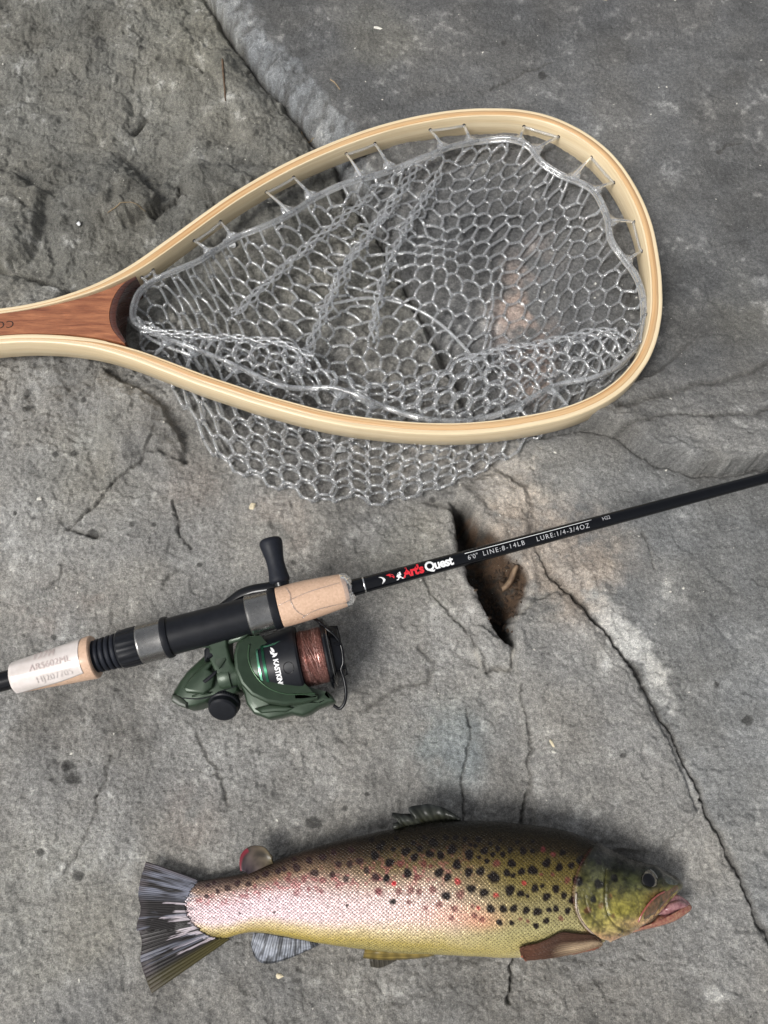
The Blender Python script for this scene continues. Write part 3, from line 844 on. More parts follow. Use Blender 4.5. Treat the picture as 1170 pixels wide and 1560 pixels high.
for j in range(ncy0, ncy1 + 1):
    for i in range(-1, ncx):
        cx = leftx + i * 1.5 * Rh; cy = (j + 0.5 * (i & 1)) * PITCH
        ks = []
        for q in range(6):
            an = q * math.pi / 3
            x, y = cx + Rh * math.cos(an), cy + Rh * math.sin(an)
            kk = key(x, y)
            for dx in (-1, 0, 1):
                for dy in (-1, 0, 1):
                    if (kk[0] + dx, kk[1] + dy) in nodes: kk = (kk[0] + dx, kk[1] + dy)
            nodes.setdefault(kk, (x, y)); ks.append(kk)
        for q in range(6):
            a, b = ks[q], ks[(q + 1) % 6]
            if a != b: edges.add((min(a, b), max(a, b)))
def ln_at(X): return np.interp(X, Xs, LN), np.interp(X, Xs, LS)
def ok(x, y):
    if x < leftx or x > rightx: return False
    a, b = ln_at(x); return -a < y < b
pos = {}; dom = {}; rnd = random.Random(4)
for k, (x, y) in nodes.items():
    if ok(x, y):
        x2 = min(max(x + rnd.uniform(-.0004, .0004), leftx), rightx); y2 = y + rnd.uniform(-.0004, .0004)
        pos[k] = pleat(sheet(x2, y2), y2); dom[k] = (x2, y2)
allp = list(pos.keys())
arr = np.array([pos[k] for k in allp]); gz = gbase(arr[:, 0], arr[:, 1])
arr[:, 2] = np.maximum(arr[:, 2] - 0.0035 + np.clip(gz, -0.004, 0.02) * np.clip(1 - arr[:, 2] / 0.02, 0, 1), gz + 0.0014)
for k, p in zip(allp, arr): pos[k] = p
segs = []
for a, b in edges:
    ia, ib = a in pos, b in pos
    if ia and ib: segs.append((pos[a], pos[b], a, b, 1))
    elif ia or ib:
        p = pos[a] if ia else pos[b]
        k = np.argmin(np.linalg.norm(cord - p, axis=1)); c = cord[k]
        if np.linalg.norm(c - p) < 0.022: segs.append((p, c, a if ia else b, None, 0))
bag = MB()
W5 = np.array([0.00155, 0.00130, 0.00112, 0.00130, 0.00155])
def edge_mid(a, b):
    A_, B_ = dom[a], dom[b]; x, y = (A_[0] + B_[0]) / 2, (A_[1] + B_[1]) / 2
    q = pleat(sheet(x, y), y); m_ = (pos[a] + pos[b]) / 2; q = m_ + np.clip(q - m_, -0.0022, 0.0022); q[2] = max(q[2], m_[2] - 0.0003); return q
nb = {}
for pa, pb, a, b, full in segs:
    nb.setdefault(a, []).append(unit(pb - pa))
    if b is not None: nb.setdefault(b, []).append(unit(pa - pb))
    L = np.linalg.norm(pb - pa)
    if L > 0.024: continue
    # struts narrow in the middle and flare into the nodes, as moulded rubber does
    ts = np.array([0, .16, .5, .84, 1]); path = pa[None] * (1 - ts[:, None]) + pb[None] * ts[:, None]
    if full: path = path + (edge_mid(a, b) - (pa + pb) / 2)[None] * (4 * ts * (1 - ts))[:, None]
    bag.tube(path, W5 * (1 if L > .004 else .8), 8, flat=1.15, caps=True)
SPH_V, SPH_F = [], []
for i in range(1, 4):
    for j in range(6):
        th_, ph = math.pi * i / 4, 2 * math.pi * j / 6
        SPH_V.append((math.sin(th_) * math.cos(ph), math.sin(th_) * math.sin(ph), math.cos(th_)))
SPH_V += [(0, 0, 1), (0, 0, -1)]
for i in range(2):
    for j in range(6): SPH_F.append((i * 6 + j, i * 6 + (j + 1) % 6, (i + 1) * 6 + (j + 1) % 6, (i + 1) * 6 + j))
for j in range(6): SPH_F += [(18, (j + 1) % 6, j), (19, 12 + j, 12 + (j + 1) % 6)]
SPH_V = np.array(SPH_V)
for k, p in pos.items(): bag.add(SPH_V * 0.00145 + p, SPH_F)
# where the sheet doubles over on itself the cells are squeezed into long narrow ones along the fold
for ln, wdt, zz in (([(645, 240), (605, 300), (530, 402), (470, 532), (445, 570)], 0.0030, 0.026), ([(605, 264), (467, 377), (356, 480)], 0.0026, 0.021), ([(672, 262), (592, 400), (566, 522)], 0.0026, 0.024), ([(216, 500), (240, 504), (305, 512), (372, 516), (430, 523), (478, 545)], 0.0022, 0.033), ([(700, 552), (755, 533), (825, 523), (885, 508), (940, 502)], 0.0022, 0.033)):
    base_l = resample(catmull(PP([(a, b, 0.012) for a, b in ln]), 8), 90)
    s_ = np.r_[0, np.cumsum(np.linalg.norm(np.diff(base_l, axis=0), axis=1))]; tg_ = np.gradient(base_l, axis=0); tg_ /= np.linalg.norm(tg_, axis=1)[:, None]
    nr_ = np.stack([-tg_[:, 1], tg_[:, 0], 0 * tg_[:, 0]], 1); tt_ = s_ / s_[-1]
    ptsf = PP([(a, b, zz) for a, b in ln]); top_l = resample(catmull(ptsf, 8), 90)
    for k in (-1, 0, 1):
        lift = 1 - 0.30 * abs(k)
        cen_l = top_l * lift + base_l * (1 - lift)
        o_ = k * wdt + 0.42 * wdt * np.sin(2 * math.pi * s_ / 0.0145 + k * math.pi) + 0.0006 * np.sin(s_ * 170 + k)
        pth_ = cen_l + nr_ * o_[:, None]
        bag.tube(pth_, 0.00098 + 0.00022 * np.cos(2 * math.pi * s_ / 0.00725), 8)
bag.build('mesh_bag', RUBM, net)
print('bag segs', len(segs), 'verts', bag.n)
# thicker seam strands of the bag's floor panel
for ln in ([(478, 470), (520, 460), (560, 454), (600, 459), (640, 474), (668, 492), (694, 515), (722, 548), (740, 585)], [(190, 478), (205, 497), (240, 522), (300, 545)]):
    sm = MB(); sm.tube(catmull(PP([(a, b, 0.014) for a, b in ln]), 6), 0.0014, 8); sm.build('seam_strand', RUBM, net)
# ================================================================== FISHING ROD
def revolve(o, a, prof, k=40, nref=(0, 0, 1), ang=None):
    """V, F of a surface of revolution about the line o + t a; prof = [(t, r), ...]"""
    o = np.asarray(o, float); a = unit(a); n = np.asarray(nref, float); n = unit(n - a * np.dot(n, a)); b = np.cross(a, n)
    if ang is None: th_ = np.arange(k) * 2 * math.pi / k
    else: th_ = np.linspace(ang[0], ang[1], k)
    V = np.array([[o + a * t + (n * math.cos(q) + b * math.sin(q)) * r for q in th_] for t, r in prof]).reshape(-1, 3)
    F = [tuple(f) for f in grid_faces(len(prof), k, wrap_m=ang is None).tolist()]
    if ang is None:
        F += [tuple(range(k))[::-1], tuple(range((len(prof) - 1) * k, len(prof) * k))]
    return V, F
def rev_obj(name, o, a, prof, mat, parent, k=40, deg=30):
    V, F = revolve(o, a, prof, k); ob = fix(mesh_obj(name, V, F, mat, parent)); sharp(ob, deg); return ob
BLK_GLOSS = simple('black_gloss_lacquer', (0.003, 0.0035, 0.005), 0.14, var=0.1, vscale=60, coat=0.0, spec=0.32)
BLK_SATIN = simple('black_satin_plastic', (0.008, 0.009, 0.012), 0.38, var=0.15, vscale=300, bump=0.00003, spec=0.28)
BLK_RUB = simple('black_rubber', (0.010, 0.012, 0.018), 0.55, var=0.2, vscale=500, bump=0.00006, spec=0.25)
GUNMETAL = simple('brushed_gunmetal', (0.28, 0.275, 0.265), 0.27, 0.95, var=0.12, vscale=500)
SILVER = simple('silver_trim', (0.70, 0.70, 0.70), 0.18, 1.0, var=0.08)
WHITE_INK = simple('white_print', (0.80, 0.80, 0.80), 0.4, var=0.04)
GREY_INK = simple('grey_print', (0.42, 0.42, 0.43), 0.4, var=0.05)
RED_INK = simple('red_print', (0.62, 0.018, 0.03), 0.4, var=0.05)
ck = NM('cork'); cc = ck.coord()
cv = ck.voro(cc, 800, 'F1', 1.0, 'Color'); cg = ck.n('SeparateColor'); ck.l(cv, cg.inputs[0])
c0_ = ck.ramp(cg.outputs[0], [(0.0, (0.58, 0.38, 0.26)), (0.5, (0.62, 0.415, 0.285)), (1.0, (0.67, 0.455, 0.32))])
pit = ck.ramp(ck.noise(ck.mapping(cc, (1, 2.2, 1), (0, 0, 0.3)), 420, 4, 0.7), [(0.64, (0, 0, 0)), (0.70, (1, 1, 1))])
c0_ = ck.mix(ck.math('MULTIPLY', pit, 0.75), c0_, (0.26, 0.12, 0.055)); ck.color(c0_)
ck.set(Roughness=0.62, Coat_Weight=0.55, Coat_Roughness=0.12); ck.bump(ck.math('SUBTRACT', 1.0, pit), 0.5, 0.0004); CORK = ck.m

RA = P(0, 1039, 0.055); RB = P(1170, 727, 0.050)
Ru = unit(RB - RA)
def rod_t(px_):
    lo, hi = -0.2, 0.9
    for _ in range(40):
        m_ = (lo + hi) / 2
        if proj(RA + Ru * m_)[0] < px_: lo = m_
        else: hi = m_
    return lo
def rod_r(px_, d):
    """radius in metres of something that looks d pixels thick at that place"""
    p = RA + Ru * rod_t(px_); depth = np.linalg.norm(p - CAM)
    zc = abs(-(p - CAM)[1] * _s + (p - CAM)[2] * _c)
    return d / 2 * zc / FPX
rod = thing('fishing_rod', 'black spinning rod with cork grips lying across the rock below the net', 'fishing rod', tuple(P(400, 930, 0)))
def rprof(lst): return [(rod_t(x), rod_r(x, d)) for x, d in lst]
def rpart(name, lst, mat, k=44, parent=None, deg=30): return rev_obj(name, RA, Ru, rprof(lst), mat, parent or rod, k, deg)
rpart('butt_tube', [(-60, 30), (20, 30.5), (26, 30)], BLK_GLOSS)
# rear cork grip with its paper sleeve
rc = rpart('rear_grip', [(22.5, 30), (23, 43), (25, 47), (30, 48.5), (60, 53), (100, 60), (130, 64.5), (141, 66.5), (144, 66), (145.5, 63), (146, 40)], CORK)
slv = NM('white_paper_sleeve'); sc_ = slv.coord()
slv.color(slv.ramp(slv.noise(sc_, 160, 3), [(0.3, (0.62, 0.56, 0.52)), (0.7, (0.72, 0.66, 0.63))])); slv.set(Roughness=0.28, Coat_Weight=0.5, Coat_Roughness=0.08)
slv.bump(slv.noise(sc_, 140, 3, 0.6), 0.35, 0.0006); SLEEVE = slv.m
view = unit(CAM - (RA + Ru * rod_t(80))); n0 = unit(view - Ru * np.dot(view, Ru)); v0 = np.cross(n0, Ru); v0 = v0 if v0[1] > 0 else -v0
def around(px_, th_, r, n_=None, v_=None):
    n_ = n0 if n_ is None else n_; v_ = v0 if v_ is None else v_
    return RA + Ru * rod_t(px_) + (n_ * math.cos(th_) + v_ * math.sin(th_)) * r
rows = []
for i in range(30):
    t = i / 29; x = 23.5 + t * 110.5
    d = np.interp(x, [25, 30, 60, 100, 130, 141], [47, 48.5, 53, 60, 64.5, 66.5]) + 1.0
    lo_a = math.radians(np.interp(t, [0, .08, 1], [-78, -72, -36])); hi_a = math.radians(100)
    for j in range(30):
        q = lo_a + (hi_a - lo_a) * j / 29
        x2 = x - (3.0 * math.cos(q * 1.0) if t > 0.97 else 0)
        rows.append(around(x2, q, rod_r(x, d) + 0.00012 * math.sin(9 * q + 5 * t)))
sv = mesh_obj('paper_sleeve', rows, grid_faces(30, 30), SLEEVE, rc)
so = sv.modifiers.new('thick', 'SOLIDIFY'); so.thickness = 0.00018; so.offset = 1
PRINT = simple('faded_brown_print', (0.56, 0.47, 0.45), 0.5, var=0.2, vscale=900)
PRINT2 = simple('embossed_grey_print', (0.60, 0.55, 0.52), 0.5, var=0.1, vscale=900)
def wrap_text(body, px0, dy_px, size_px, mat, parent, d_fn, extra=0.0004, **kw):
    """lettering bent round the rod; dy_px is its height above the axis in pixels"""
    sz = rod_r(px0, size_px) * 2; t0 = rod_t(px0); R0 = rod_r(px0, d_fn(px0))
    name = kw.pop('name', 'lettering'); slope = kw.pop('slope', 0.0)
    view = unit(CAM - (RA + Ru * t0)); n_ = unit(view - Ru * np.dot(view, Ru)); v_ = np.cross(n_, Ru); v_ = v_ if v_[1] > 0 else -v_
    yoff = rod_r(px0, dy_px) * 2
    def fn(x, y):
        t = t0 + x; pxx = proj(RA + Ru * t)[0]; r = rod_r(pxx, d_fn(pxx)) + extra
        h_ = np.clip((y + yoff + slope * x) / r, -0.98, 0.98); th_ = math.asin(h_)
        return RA + Ru * t + (n_ * math.cos(th_) + v_ * math.sin(th_)) * r
    return text_mesh(body, sz, name, mat, parent, fn, sub=1, **kw)
dg = lambda x: np.interp(x, [22, 30, 60, 100, 130, 141, 500], [47, 48.5, 53, 60, 64.5, 66.5, 60]) + 1.0
wrap_text('Y27M', 60, 19.0, 13, PRINT, sv, dg, 0.00042, space=1.2)
wrap_text('ARS602ML', 56, 3.5, 13.5, PRINT, sv, dg, 0.00042, space=1.05)
wrap_text('HJ207705', 62, -16.5, 13.5, PRINT2, sv, dg, 0.00042, space=1.05)
# ribbed sleeve, knurled nut, hoods, seat
rib = [(139, 30), (139.4, 46)]
for k in range(5):
    x = 140 + k * 8.6; d = 47 + k * 0.8
    rib += [(x + .6, d + 1.5), (x + 2.4, d + 3.2), (x + 5.4, d + 3.2), (x + 6.8, d + 1.5), (x + 7.4, d - 2.2), (x + 8.4, d - 2.2)]
rib += [(184, 50)]
rpart('ribbed_sleeve', rib, BLK_RUB, 48, deg=60)
prof = [(181.5, 48), (182, 53), (185, 57), (190, 58.5), (212, 59.5), (214, 58.5), (214.5, 40)]
V, F = revolve(RA, Ru, rprof(prof), 96)
cx_ = (np.arange(96) % 6 < 3).astype(float)
V = V.reshape(len(prof), 96, 3)
for i, (x, d) in enumerate(prof):
    c = RA + Ru * rod_t(x); k_ = 1 - 0.035 * cx_ * (1 if 2 < i < 6 else 0); V[i] = c + (V[i] - c) * k_[:, None]
nut = fix(mesh_obj('locking_nut', V.reshape(-1, 3), F, BLK_SATIN, rod)); sharp(nut, 25)
rpart('rear_hood', [(213.5, 40), (214, 59.5), (215, 61), (217, 61.5), (219, 60.3), (248, 60.3), (252, 60), (252.5, 45)], GUNMETAL)
rpart('hood_collar', [(250, 50), (250.5, 61), (252, 64), (257, 64.5), (260, 62), (261, 50)], BLK_SATIN)
seat = rpart('reel_seat', [(258, 45), (259, 57.5), (300, 57), (382, 56)], BLK_SATIN)
rpart('front_hood', [(378, 45), (378.5, 60), (380, 62.5), (383, 63), (386, 61.2), (412, 60.5), (415, 60), (415.5, 45)], GUNMETAL)
rpart('hood_collar', [(413, 50), (413.5, 62), (415, 64), (422, 64), (425, 62.5), (426, 40)], BLK_SATIN)
fg = rpart('fore_grip', [(425, 40), (425.5, 60), (427, 62.5), (440, 63), (470, 61), (500, 56), (520, 52), (528, 50), (530, 47), (531, 26)], CORK)
# clear plastic wrapping, crumpled at its front end
FILM = NM('clear_shrink_film'); FILM.set(Base_Color=(0.95, 0.95, 0.96), Roughness=0.08, Transmission_Weight=0.9, IOR=1.3)
V = []
ncr, kcr = 9, 72
rr_ = np.random.RandomState(5)
for i, (x, d) in enumerate([(523, 52.3), (526, 51.4), (528.5, 50.5), (530.5, 49), (532, 46), (533.5, 43), (534.5, 39), (535.5, 36), (536.5, 30)]):
    for j in range(kcr):
        q = 2 * math.pi * j / kcr; j1 = (0.0001 + 0.0005 * min(1, i / 3)) * (rr_.rand() - .5)
        V.append(around(x + (rr_.rand() - .5) * (1 + i * .4), q, rod_r(x, d) + 0.0002 + j1))
fl_ = NM('crumpled_film'); fl_.set(Base_Color=(0.90, 0.90, 0.92), Roughness=0.06, Transmission_Weight=0.90, IOR=1.4, Coat_Weight=0.8)
mesh_obj('film_end', V, grid_faces(ncr, kcr, wrap_m=True), fl_.m, fg, smooth=True)
for ln in ([(443, 0.95), (447, 0.5), (446, 0.1), (450, -0.35), (459, -0.75)], [(427, 0.1), (470, 0.35), (520, 0.5)], [(455, -0.85), (480, -0.62), (522, -0.8)]):
    pts = [around(x, q, rod_r(x, np.interp(x, [427, 440, 470, 500, 528], [62.5, 63, 61, 56, 50])) + 0.0002) for x, q in ln]
    tt = MB(); tt.tube(catmull(pts, 6), 0.00034, 5); tt.build('film_crease', fl_.m, fg)
# blank
bd = lambda x: np.interp(x, [531, 560, 620, 690, 800, 900, 1000, 1170, 1400], [24.5, 24.5, 24, 23, 21.6, 20.4, 19.2, 17.2, 14.5])
rpart('winding_check', [(530, 10), (530.5, 26), (553, 25.5), (553.5, 10)], BLK_GLOSS)
rpart('trim_ring', [(553.2, 10), (553.6, 25.8), (554.5, 26.4), (555.6, 25.8), (556, 10)], SILVER)
blank = rpart('blank', [(555.8, 10)] + [(x, float(bd(x))) for x in (556, 600, 660, 720, 800, 900, 1000, 1100, 1200, 1400)], BLK_GLOSS, 40)
wrap_text("Art's", 613, -4.6, 18.8, RED_INK, blank, bd, 0.0001, offset=0.00035, space=0.88)
wrap_text('Quest', 646, -4.4, 18.8, WHITE_INK, blank, bd, 0.0001, offset=0.00030, space=0.92)
wrap_text('6\'0"', 710, -4.0, 10, GREY_INK, blank, bd, 0.0001, space=1.1)
wrap_text('LINE:8-14LB', 733, -3.8, 10, GREY_INK, blank, bd, 0.0001, space=1.32)
wrap_text('LURE:1/4-3/4OZ', 814, -3.8, 10, GREY_INK, blank, bd, 0.0001, space=1.26)
wrap_text('H22', 915, 1.2, 7.5, GREY_INK, blank, bd, 0.0001)
def wrap_poly(pts, px0, mat, name, parent=blank):
    t0 = rod_t(px0); view = unit(CAM - (RA + Ru * t0)); n_ = unit(view - Ru * np.dot(view, Ru)); v_ = np.cross(n_, Ru); v_ = v_ if v_[1] > 0 else -v_
    V = []
    for x, y in pts:
        t = t0 + rod_r(px0, x) * 2; r = rod_r(px0 + x, float(bd(px0 + x))) + 0.0001; th_ = math.asin(np.clip(rod_r(px0, y) * 2 / r, -.98, .98))
        V.append(RA + Ru * t + (n_ * math.cos(th_) + v_ * math.sin(th_)) * r)
    return mesh_obj(name, V, [tuple(range(len(V)))], mat, parent, smooth=False)
wrap_poly([(0, 5.5), (4, 5.0), (8, 2.5), (9.5, -0.5), (8, -3), (3, -6), (5, -2.5), (6, 0), (4, 3.5)], 577, WHITE_INK, 'emblem')
wrap_poly([(0, 5.5), (6, 6.2), (11, 4.0), (12.5, 0), (11, -2), (9.5, 0.5), (7, 2.5), (6, 0.5), (5, 3.2)], 588, RED_INK, 'emblem')
wrap_poly([(0, -6), (1, 0), (4, 4), (8, 5.6), (8.5, 2), (11, -4), (11.5, -6), (8.5, -5.6), (7.5, -3.5), (4.5, -3.8), (3, -6)], 602, WHITE_INK, 'emblem')
ln_ = [(708 + i * 8, 6.5) for i in range(25)]
tb = MB(); pts = []
for x, y in ln_:
    t0 = rod_t(x); view = unit(CAM - (RA + Ru * t0)); n_ = unit(view - Ru * np.dot(view, Ru)); v_ = np.cross(n_, Ru); v_ = v_ if v_[1] > 0 else -v_
    r = rod_r(x, float(bd(x))); th_ = math.asin(np.clip(rod_r(x, y) * 2 / r, -.98, .98)); pts.append(RA + Ru * t0 + (n_ * math.cos(th_) + v_ * math.sin(th_)) * r)
tb.tube(pts, 0.00022, 6); tb.build('printed_line', WHITE_INK, blank)

# ================================================================== SPINNING REEL
def Q(zx, zy, z): return P(250 + zx * 0.26496, 780 + zy * 0.26496, z)
def QP(pts, z=0.03): return np.array([Q(p[0], p[1], z if len(p) < 3 else p[2]) for p in pts])
GREEN = simple('green_painted_metal', (0.030, 0.050, 0.030), 0.36, 0.25, var=0.12, vscale=200, coat=0.12)
MINT = simple('mint_anodised_trim', (0.16, 0.42, 0.27), 0.2, 0.9, var=0.1)
reel = thing('fishing_reel', 'dark green spinning reel with copper coloured line mounted under the rod', 'fishing reel', tuple(Q(450, 950, 0)))
S0 = Q(570, 897, 0.031); S1 = Q(935, 815, 0.031); Sa = unit(S1 - S0); SL = np.linalg.norm(S1 - S0)
Sn = unit(np.cross([0, 0, 1], Sa))        # towards the rod
def rr(name, prof, mat, k=56, deg=30, parent=reel): return rev_obj(name, S0, Sa, [(t * 0.001, r * 0.001) for t, r in prof], mat, parent, k, deg)
rotor = rr('rotor', [(-13, 8), (-12.5, 15), (-9, 18.5), (-4, 19.5), (0, 20), (0.1, 17)], GREEN)
skirt = rr('spool_skirt', [(-2, 14), (-1.6, 19.2), (-0.5, 20.2), (4, 21.0), (14, 22.2), (22, 23.4), (25, 23.6), (26.5, 22.8), (27, 15)], BLK_SATIN)
rr('skirt_trim', [(-0.9, 18), (-0.7, 20.8), (0.6, 21.0), (0.9, 19)], MINT, parent=skirt)
rr('skirt_trim', [(2.6, 19), (2.8, 21.25), (4.6, 21.5), (4.8, 19)], simple('dark_green_trim', (0.02, 0.09, 0.05), 0.22, 0.8), parent=skirt)
# wound line: fine ridges
lnp = [(26, 14)]
rs_ = np.random.RandomState(2)
for i in range(46):
    t = 27.0 + i * 0.36; lnp += [(t, 18.6 + 0.35 * math.sin(i * .21) + rs_.rand() * .25), (t + .18, 18.95 + 0.35 * math.sin(i * .21) + rs_.rand() * .25)]
lnp += [(43.8, 14)]
lm = NM('copper_line'); lc = lm.coord(); lm.color(lm.ramp(lm.noise(lm.mapping(lc, (1, 1, 1)), 900, 3), [(0.35, (0.24, 0.11, 0.09)), (0.65, (0.58, 0.37, 0.33))])); lm.set(Roughness=0.28, Metallic=0.65, Coat_Weight=0.2)
wl = rr('wound_line', lnp, lm.m, 72, 80)
cross = []
mb = MB()
for q in range(26):
    a0_ = rs_.rand() * 6.28; st = rs_.rand() * 9 + 27.2; le = 5 + rs_.rand() * 7
    pts = []
    for k in range(10):
        a_ = a0_ + k * .17; pts.append(S0 + Sa * (st + le * k / 9) * .001 + (Sn * math.cos(a_) + np.array([0, 0, 1]) * math.sin(a_)) * 0.01935)
    mb.tube(pts, 0.00016, 5)
cs = mb.build('crossing_line', lm.m, wl); cs['kind'] = 'stuff'
rr('spool_lip', [(43.2, 14), (43.4, 22.6), (44.2, 24.2), (45.4, 24.8), (46.6, 24.4), (47.4, 22.8), (48.5, 21.5), (49.5, 19)], BLK_GLOSS, 64)
rr('spool_rim', [(46.9, 20), (47.0, 23.4), (47.6, 23.2), (47.9, 20)], GUNMETAL, 64)
cap = rr('drag_knob', [(48, 10), (48.5, 19), (52, 17.8), (54.5, 16.4), (55.2, 14.5), (55.0, 13.2), (52.5, 12.8), (52.3, 0.5)], BLK_SATIN, 60)
for k in range(6):
    a_ = k * math.pi / 3 + .4; d_ = Sn * math.cos(a_) + np.array([0, 0, 1]) * math.sin(a_); s_ = np.cross(Sa, d_)
    b_ = S0 + Sa * 0.0515 + d_ * 0.0145
    V = [b_ + Sa * x * .001 + d_ * y * .001 + s_ * z * .001 for x in (-3, 4.3) for y in (-4.5, 4.2 - (1.2 if x > 0 else 0)) for z in (-1.3, 1.3)]
    o = fix(mesh_obj('drag_lobe', V, [(0, 1, 3, 2), (4, 6, 7, 5), (0, 4, 5, 1), (2, 3, 7, 6), (0, 2, 6, 4), (1, 5, 7, 3)], BLK_GLOSS, cap)); bevel(o, 0.0006, 2)
# lettering round the skirt, read downwards
vw = unit(CAM - S0); vn = unit(vw - Sa * np.dot(vw, Sa)); vs = np.cross(vn, Sa); vs = -vs if vs[1] > 0 else vs      # vs points down the picture
def skirt_pt(t, s, extra=0.00008):
    r = np.interp(t, [4, 14, 22], [21.0, 22.2, 23.4]) * .001 + extra; q = s / r
    return S0 + Sa * t * .001 + (vn * math.cos(q) + vs * math.sin(q)) * r
text_mesh('KASTKING', 0.0047, 'lettering', WHITE_INK, skirt, lambda x, y: skirt_pt(10.0 + y * 1000, x * 0.92 - 0.0040), offset=0.00017, space=0.95, sub=1)
def skirt_poly(pts, mat, name): return mesh_obj(name, [skirt_pt(a, b * .001, 0.0001) for a, b in pts], [tuple(range(len(pts)))], mat, skirt, smooth=False)
skirt_poly([(9.3, -13.0), (10.6, -12.2), (11.6, -10.4), (11.8, -8.6), (10.4, -8.9), (9.6, -10.4)], WHITE_INK, 'emblem')
skirt_poly([(8.7, -10.6), (9.6, -9.6), (11.4, -7.8), (13.6, -7.8), (12.8, -6.2), (11.2, -5.4), (9.6, -5.6), (10.6, -6.8), (8.9, -8.2)], WHITE_INK, 'emblem')
# thin panel rings cut into the skirt, clip button
rg = MB(); bp = [skirt_pt(19 + 3.4 * math.cos(a_), 0.0035 + 0.0038 * math.sin(a_), 0.0001) for a_ in np.arange(28) * 2 * math.pi / 28]
rg.tube(np.array(bp), 0.00025, 6, closed=True); rg.build('line_clip', BLK_GLOSS, skirt)
# mint crescent on the rotor face above the skirt
mp_ = [(t, s) for t, s in [(1.5, -16), (6, -15.6), (12, -15.8), (16.5, -16.6), (12.5, -14.4), (6, -14.1), (2.2, -14.8)]]
skirt_poly(mp_, MINT, 'mint_flash')

def plate(pts, z0, z1, name, mat, parent=reel, ch=0.0015, bev=0, at_z=None):
    W = QP(pts, at_z if at_z is not None else (z0 + z1) / 2); V, F = prism(W, z0, z1, ch); o = fix(mesh_obj(name, V, F, mat, parent)); sharp(o, 28); 
    if bev: bevel(o, bev, 2, 30)
    return o
body = plate([(66, 1100), (74, 1046), (110, 985), (150, 930), (200, 882), (262, 828), (330, 795), (372, 830), (385, 868), (440, 900), (452, 960), (446, 1040), (420, 1070), (380, 1085), (330, 1105), (290, 1085), (255, 1112), (205, 1130), (150, 1138)],
             0.010, 0.037, 'body', GREEN, ch=0.0042, bev=0.0008)
plate([(150, 955), (240, 865), (300, 848), (262, 905), (300, 930), (280, 1010), (230, 1050), (130, 1040), (110, 1015)], 0.0365, 0.0415, 'side_cover', GREEN, body, ch=0.0022, bev=0.0004)
plate([(222, 972), (306, 905), (300, 930), (262, 968), (235, 985)], 0.040, 0.0423, 'cover_recess', BLK_SATIN, body, ch=0.0005)
plate([(64, 1092), (72, 1052), (120, 1070), (160, 1105), (150, 1136), (105, 1122)], 0.014, 0.0385, 'rear_cap', simple('grey_green_plastic', (0.05, 0.06, 0.045), 0.4), body, ch=0.002)
for (x0, y0, x1, y1) in ((165, 1040, 262, 1020), (160, 1060, 268, 1040)):
    r_ = MB(); r_.tube(QP([(x0, y0), ((x0 + x1) / 2, (y0 + y1) / 2 - 2), (x1, y1)], 0.0385), 0.0007, 6); r_.build('raised_line', GREEN, body)
st_ = MB()
spts = [(258, 842), (268, 800), (262, 752), (380, 728), (378, 790), (392, 860), (420, 905), (400, 960), (345, 975), (290, 925), (272, 880)]
V, F = prism(QP(spts, 0.044), 0.030, [0.046, 0.050, 0.056, 0.056, 0.050, 0.045, 0.041, 0.040, 0.040, 0.042, 0.044], 0.0020)
so_ = fix(mesh_obj('stem', V, F, GREEN, reel)); sharp(so_, 28); bevel(so_, 0.0006, 2, 25)
plate([(300, 800), (352, 786), (358, 850), (318, 905), (292, 868)], 0.0452, 0.0468, 'stem_recess', simple('deep_green_metal', (0.018, 0.032, 0.018), 0.4, 0.2), so_, ch=0.0006)
ft = MB(); ft.tube(QP([(190, 760, 0.0545), (250, 742, 0.0505), (330, 722, 0.0490), (430, 700, 0.0500), (480, 690, 0.0545)]), [0.0022, 0.005, 0.006, 0.005, 0.0022], 16, flat=0.35); ft.build('reel_foot', GREEN, reel)
plate([(236, 800), (262, 775), (300, 800), (292, 835), (262, 850), (240, 862)], 0.038, 0.048, 'switch_lever', BLK_SATIN, body, ch=0.0015)
for (cx, cy, rad, z_) in ((345, 955, 0.0021, 0.0395), (120, 1010, 0.0016, 0.0365), (300, 1055, 0.0016, 0.0365)):
    c = Q(cx, cy, z_); rev_obj('screw', c, (0, 0, 1), [(0, rad), (0.0008, rad), (0.0011, rad * .8), (0.0009, rad * .45), (0.0007, rad * .02)], GUNMETAL, body, 20)
sm_ = MB(); sm_.tube(catmull(QP([(108, 1070, 0.0373), (190, 1075, 0.0376), (262, 1062, 0.0376), (330, 1030, 0.0374), (420, 1000, 0.0372)]), 6), 0.00035, 6); sm_.build('seam_line', BLK_SATIN, body)
# neck between the body and the rotor
V, F = revolve(S0 - Sa * 0.030, Sa, [(0, 0.010), (0.004, 0.0115), (0.008, 0.0115), (0.0085, 0.0100), (0.012, 0.0100), (0.0125, 0.0112), (0.018, 0.011)], 32); nk = fix(mesh_obj('gear_neck', V, F, GREEN, body)); sharp(nk, 30)
